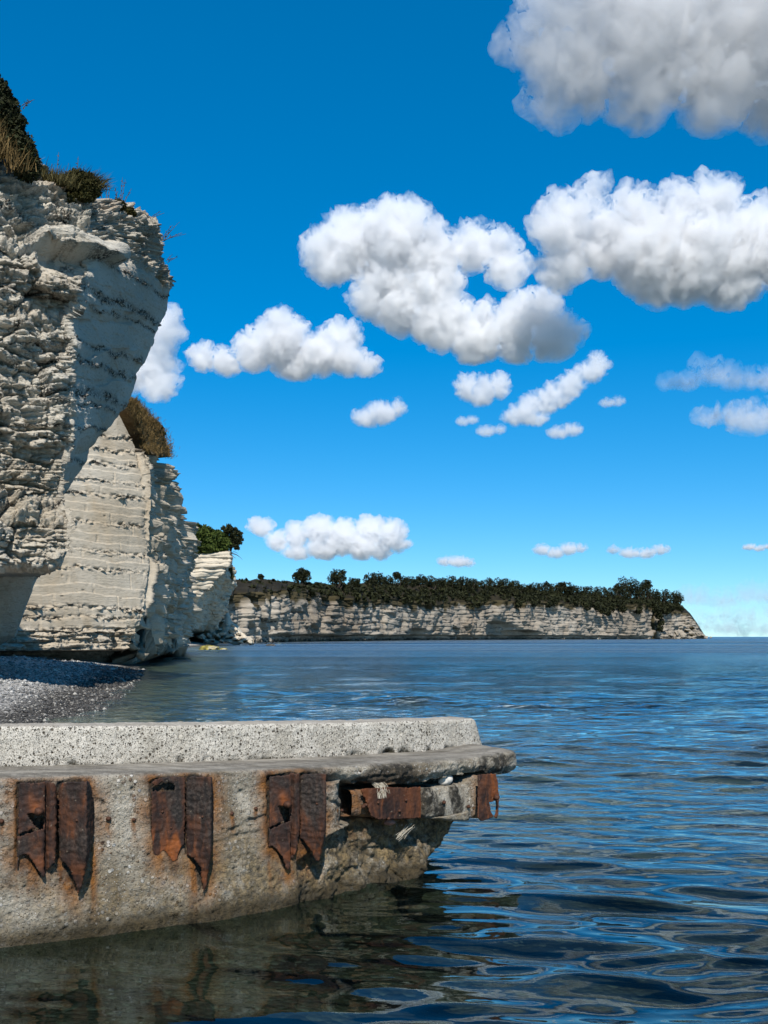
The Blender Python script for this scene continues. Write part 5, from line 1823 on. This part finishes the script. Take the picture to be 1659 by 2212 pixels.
def plate(kind, pg, name='rusted_plate', label=None, seed=0):
    """Sheet of rusted steel, 10 mm thick, folded like the piling it is a remnant of and torn along its lower edge."""
    smin, smax, zmin, zmax = pg[:, 0].min(), pg[:, 0].max(), pg[:, 1].min(), pg[:, 1].max()
    cell = .0075
    ss = np.arange(smin - cell, smax + cell * 2, cell)
    zs = np.arange(zmin - cell, zmax + cell * 2, cell)
    S, Z = np.meshgrid(ss, zs, indexing='ij')
    q = np.stack([S, Z, S * 0 + seed], -1)
    jS, jZ = S + .006 * noise(q * 30, 350), Z + .006 * noise(q * 30 + 7, 351)
    ins = in_poly(jS, jZ, pg)
    f = (S - smin) / (smax - smin)
    h = (Z - zmin) / (zmax - zmin)
    tone, black = np.zeros_like(S), np.zeros_like(S)
    if kind == 'a':        # shallow trough with a bolt and a hole cut in the shape of its shadow, rib at the right
        off = .035 + .05 * sstep(.0, .62, f) - .05 * sstep(.62, .70, f) + .045 * sstep(.74, .80, f) - .04 * sstep(.9, 1, f)
        off = off - .035 * sstep(.45, .30, h) * sstep(.05, .6, f) * (1 - f)
        tone = np.exp(-(((f - .42 - (.75 - h) * .9) / .12) ** 2 + ((h - .70) / .10) ** 2)) * .95  # sunlit patch painted into the rust colour, slanting down to the right
        tone = np.maximum(tone, .45 * sstep(.45, .1, h) * sstep(.2, .35, noise(q * 9, 352)))
        hole = in_poly(f, h, [(.27, .665), (.62, .665), (.66, .62), (.64, .56), (.57, .515), (.46, .51), (.38, .575)]) if seed < 50 else np.zeros_like(ins)
        slit = np.abs(h - (.44 + .16 * f)) < .007
        ins = ins & ~hole & ~(slit & (f < .50) & (f > .03))
        black = .55 * sstep(.1, .4, fbm(q * 5, 3, 353))
    elif kind in 'bd':       # proud ridge, right flank turned away
        off = .02 + .17 * np.clip(f / .5, 0, 1) - .19 * np.clip((f - .5) / .46, 0, 1)
        off = off * (.55 + .45 * sstep(.0, .45, h)) + .01
        black = np.clip(.8 * sstep(-.2, .3, fbm(q * np.array([5, 2.5, 1]), 3, 354)) * sstep(.25, .45, h), 0, 1)
        tone = .55 * sstep(.35, .1, h) * sstep(-.1, .3, noise(q * 8, 355))
    elif kind == 'c':      # flat, flaking sheet
        off = .022 + .02 * sstep(.5, 1, f)
        flake = fbm(q * np.array([8, 5, 1]), 4, 356) + .9 * np.exp(-((h - .87) / .06) ** 2) * (1 - sstep(.55, .75, f)) - .25
        ins = ins & (flake < .33)
        tone = .9 * sstep(.55, .15, h) * sstep(-.3, .1, noise(q * np.array([14, 3, 1]), 357))
        black = .8 * sstep(.0, .3, noise(q * np.array([8, 2.5, 1]) + 3, 358)) * sstep(.1, .5, h)
    elif kind == 'e':      # lying plate round the waling
        off = .03 + .012 * sstep(.12, .16, f) + 0 * S
        tone = np.clip(.25 + .5 * noise(q * np.array([6, 2, 1]), 359) + .8 * sstep(.9, .99, f) + .35 * sstep(.14, .1, f), 0, 1) * .7
    else:                  # end plate, bowed, bright at the right
        off = .05 + .06 * np.sqrt(np.clip(1 - (f - .5) ** 2 * 3.2, 0, 1))
        tone = np.clip(sstep(.35, .62, f) * (.5 + .5 * sstep(.3, .6, h)) + .2 * noise(q * 8, 360), 0, 1) * .95
        hole = in_poly(f, h, [(.46, .38), (.80, .40), (.84, .28), (.78, .14), (.68, .06), (.55, .18)])
        ins = ins & ~hole
    off = off + .006 * fbm(q * 7, 3, 361) + .003 * noise(q * 30, 362)
    V = Wp(jS, -off, jZ)
    F = grid_faces(*S.shape, flip=True)
    cellin = (ins[:-1, :-1] & ins[1:, :-1] & ins[1:, 1:] & ins[:-1, 1:]).ravel()
    me = make_mesh(name, V, F[cellin], M['rust'], True, {'tone': tone, 'black': black})
    bm = bmesh.new()
    bm.from_mesh(me)
    bmesh.ops.delete(bm, geom=[v for v in bm.verts if not v.link_faces], context='VERTS')
    bm.to_mesh(me)
    bm.free()
    o = obj(name, me, pier_root)
    md = o.modifiers.new('thickness', 'SOLIDIFY')
    md.thickness = .011
    md.offset = 0
    if label:
        o['label'] = label

    def at(ff, hh, out=0.0):
        i = int(np.clip((smin + ff * (smax - smin) - ss[0]) / cell, 0, len(ss) - 1))
        j = int(np.clip((zmin + hh * (zmax - zmin) - zs[0]) / cell, 0, len(zs) - 1))
        return Wp(ss[i], -off[i, j] - out, zs[j])
    return o, at


def bolt(loc, r, parent, seed=0, out=.03):
    v, f = ico(2)
    d = 1 + .18 * noise(v * 2 + seed, 370)
    me = make_mesh('bolt', v * d[:, None] * np.array([r, r * 1.2, r * .9]), f, M['rust'], True, {'tone': np.zeros(len(v)) + .15, 'black': np.zeros(len(v)) + .2})
    o = obj('bolt', me, parent)
    o.location = loc
    return o


for i, (kind, pg) in enumerate(PL_SZ):
    lab = {0: 'torn trough shaped plate with a painted sunlit orange patch and a shadow shaped hole', 1: 'dark ridged plate with a long spike', 2: 'flat flaking plate', 3: 'black ridged plate with the longest spike',
           4: 'brown trough shaped plate with a shadow shaped hole under its bolt', 5: 'ridged plate with an orange tip'}[i]
    o, at = plate(kind, pg, seed=i, label=lab)
    if kind == 'a':
        bolt(at(.47, .70, .03), .034, o, i)
    else:
        bolt(at(.35, .66 if kind != 'c' else .6, .004), .012, o, i)
        bolt(at(.6, .4, .004), .010, o, i + 9)
o, at = plate('e', beam_plate_sz, seed=20, label='long plate lying along the broken edge')
for q in ((.27, .58), (.73, .58), (.45, .12), (.62, .3)):
    bolt(at(*q, .006), .016, o, 20)
end_sz = poly_sz([(1028, 1672), (1052, 1669), (1064, 1671), (1071, 1690), (1074, 1720), (1073, 1758), (1066, 1767), (1058, 1764), (1049, 1768), (1034, 1774), (1027, 1766), (1028, 1720)], -.06)
o, at = plate('f', end_sz, seed=21, label='bowed orange end plate with a hole')
bolt(at(.72, .50, .035), .032, o, 22)
for i, (x, y) in enumerate(BOLTS):
    s_, z_ = wall_sz(x, y)
    bolt(Wp(s_, -.012, z_), .016 if i % 2 else .02, pier_root, 30 + i)
for (x, y) in ((957, 1733), (1010, 1742), (788, 1738)):
    s_, z_ = wall_sz(x, y)
    bolt(Wp(s_, -.015, z_), .02, pier_root, 50)

# loose things lying on the pier
s_, z_ = wall_sz(964, 1693, .08)
M['pale_stone'] = plain_material('pale_stone', (.50, .48, .45), (.68, .66, .63), 20, .7)
v, f = ico(3)
me = make_mesh('stone', v * (1 + .12 * noise(v * 1.4 + 3, 380))[:, None] * np.array([.075, .06, .05]), f, M['pale_stone'])
o = obj('stone', me)
o.location = Wp(s_, .09, z_ + .035)
o.rotation_euler = (0, -.25, .6)
tag(o, 'smooth white stone lying in the gap on top of the rusty waling', 'stone')
s_, z_ = wall_sz(831, 1776, .1)
t = NT('red_stone')
M['red_stone'] = t.done(t.mix(t.noise(t.pos(), 30), (.20, .09, .07), (.34, .18, .15)), .7)
me = make_mesh('stone', v * (1 + .15 * noise(v * 1.6 + 9, 381))[:, None] * np.array([.05, .04, .028]), f, M['red_stone'])
o = obj('stone', me)
o.location = Wp(s_, .03, z_ + .01)
tag(o, 'small reddish stone stuck under the long rusty plate', 'stone')
# tuft of pale fibres hanging over the plate
s_, z_ = wall_sz(824, 1700, -.03)
base = Wp(s_, -.02, z_ + .012)
r_ = np.random.default_rng(12)
parts = []
for k in range(60):
    a = r_.uniform(-.06, .06)
    dn_ = r_.uniform(.02, .10)
    f_ = np.linspace(0, 1, 5)[:, None]
    st = Wp(s_ + a, .05, z_ + .015 + r_.uniform(0, .02))
    md_ = Wp(s_ + a * .8 + r_.normal() * .02, -.035, z_ + .04 + r_.uniform(-.01, .02))
    en = Wp(s_ + a * .6 + r_.normal() * .02, -.06, z_ - dn_)
    pts = (1 - f_) ** 2 * st + 2 * f_ * (1 - f_) * md_ + f_ ** 2 * en
    parts.append(tube(pts - base, .0028, .0015, 3))
V, F = join(parts)
M['fibre'] = plain_material('pale_fibre', (.36, .33, .26), (.55, .52, .45), 40)
o = obj('fibre_tuft', make_mesh('fibre_tuft', V, F, M['fibre']))
o.location = base
tag(o, 'tuft of pale tangled fibres hanging over the long rusty plate', 'fibres')
parts = []
s_, z_ = wall_sz(868, 1796, .1)
base = Wp(s_, .1, z_)
for k in range(14):
    a, e_ = r_.uniform(-.10, .02), r_.uniform(.05, .16)
    st = Wp(s_ + a - .05, .02 + r_.uniform(-.03, .05), z_ - .03 + r_.uniform(-.04, .02))
    en = Wp(s_ + a + e_, .02 + r_.uniform(-.03, .06), z_ + .06 + r_.uniform(-.02, .03))
    f_ = np.linspace(0, 1, 4)[:, None]
    parts.append(tube(st + (en - st) * f_ - base, .003, .002, 3))
V, F = join(parts)
o = obj('straw', make_mesh('straw', V, F, M['fibre']))
o.location = base
tag(o, 'few dry straws lying on the broken rock under the long plate', 'straw')
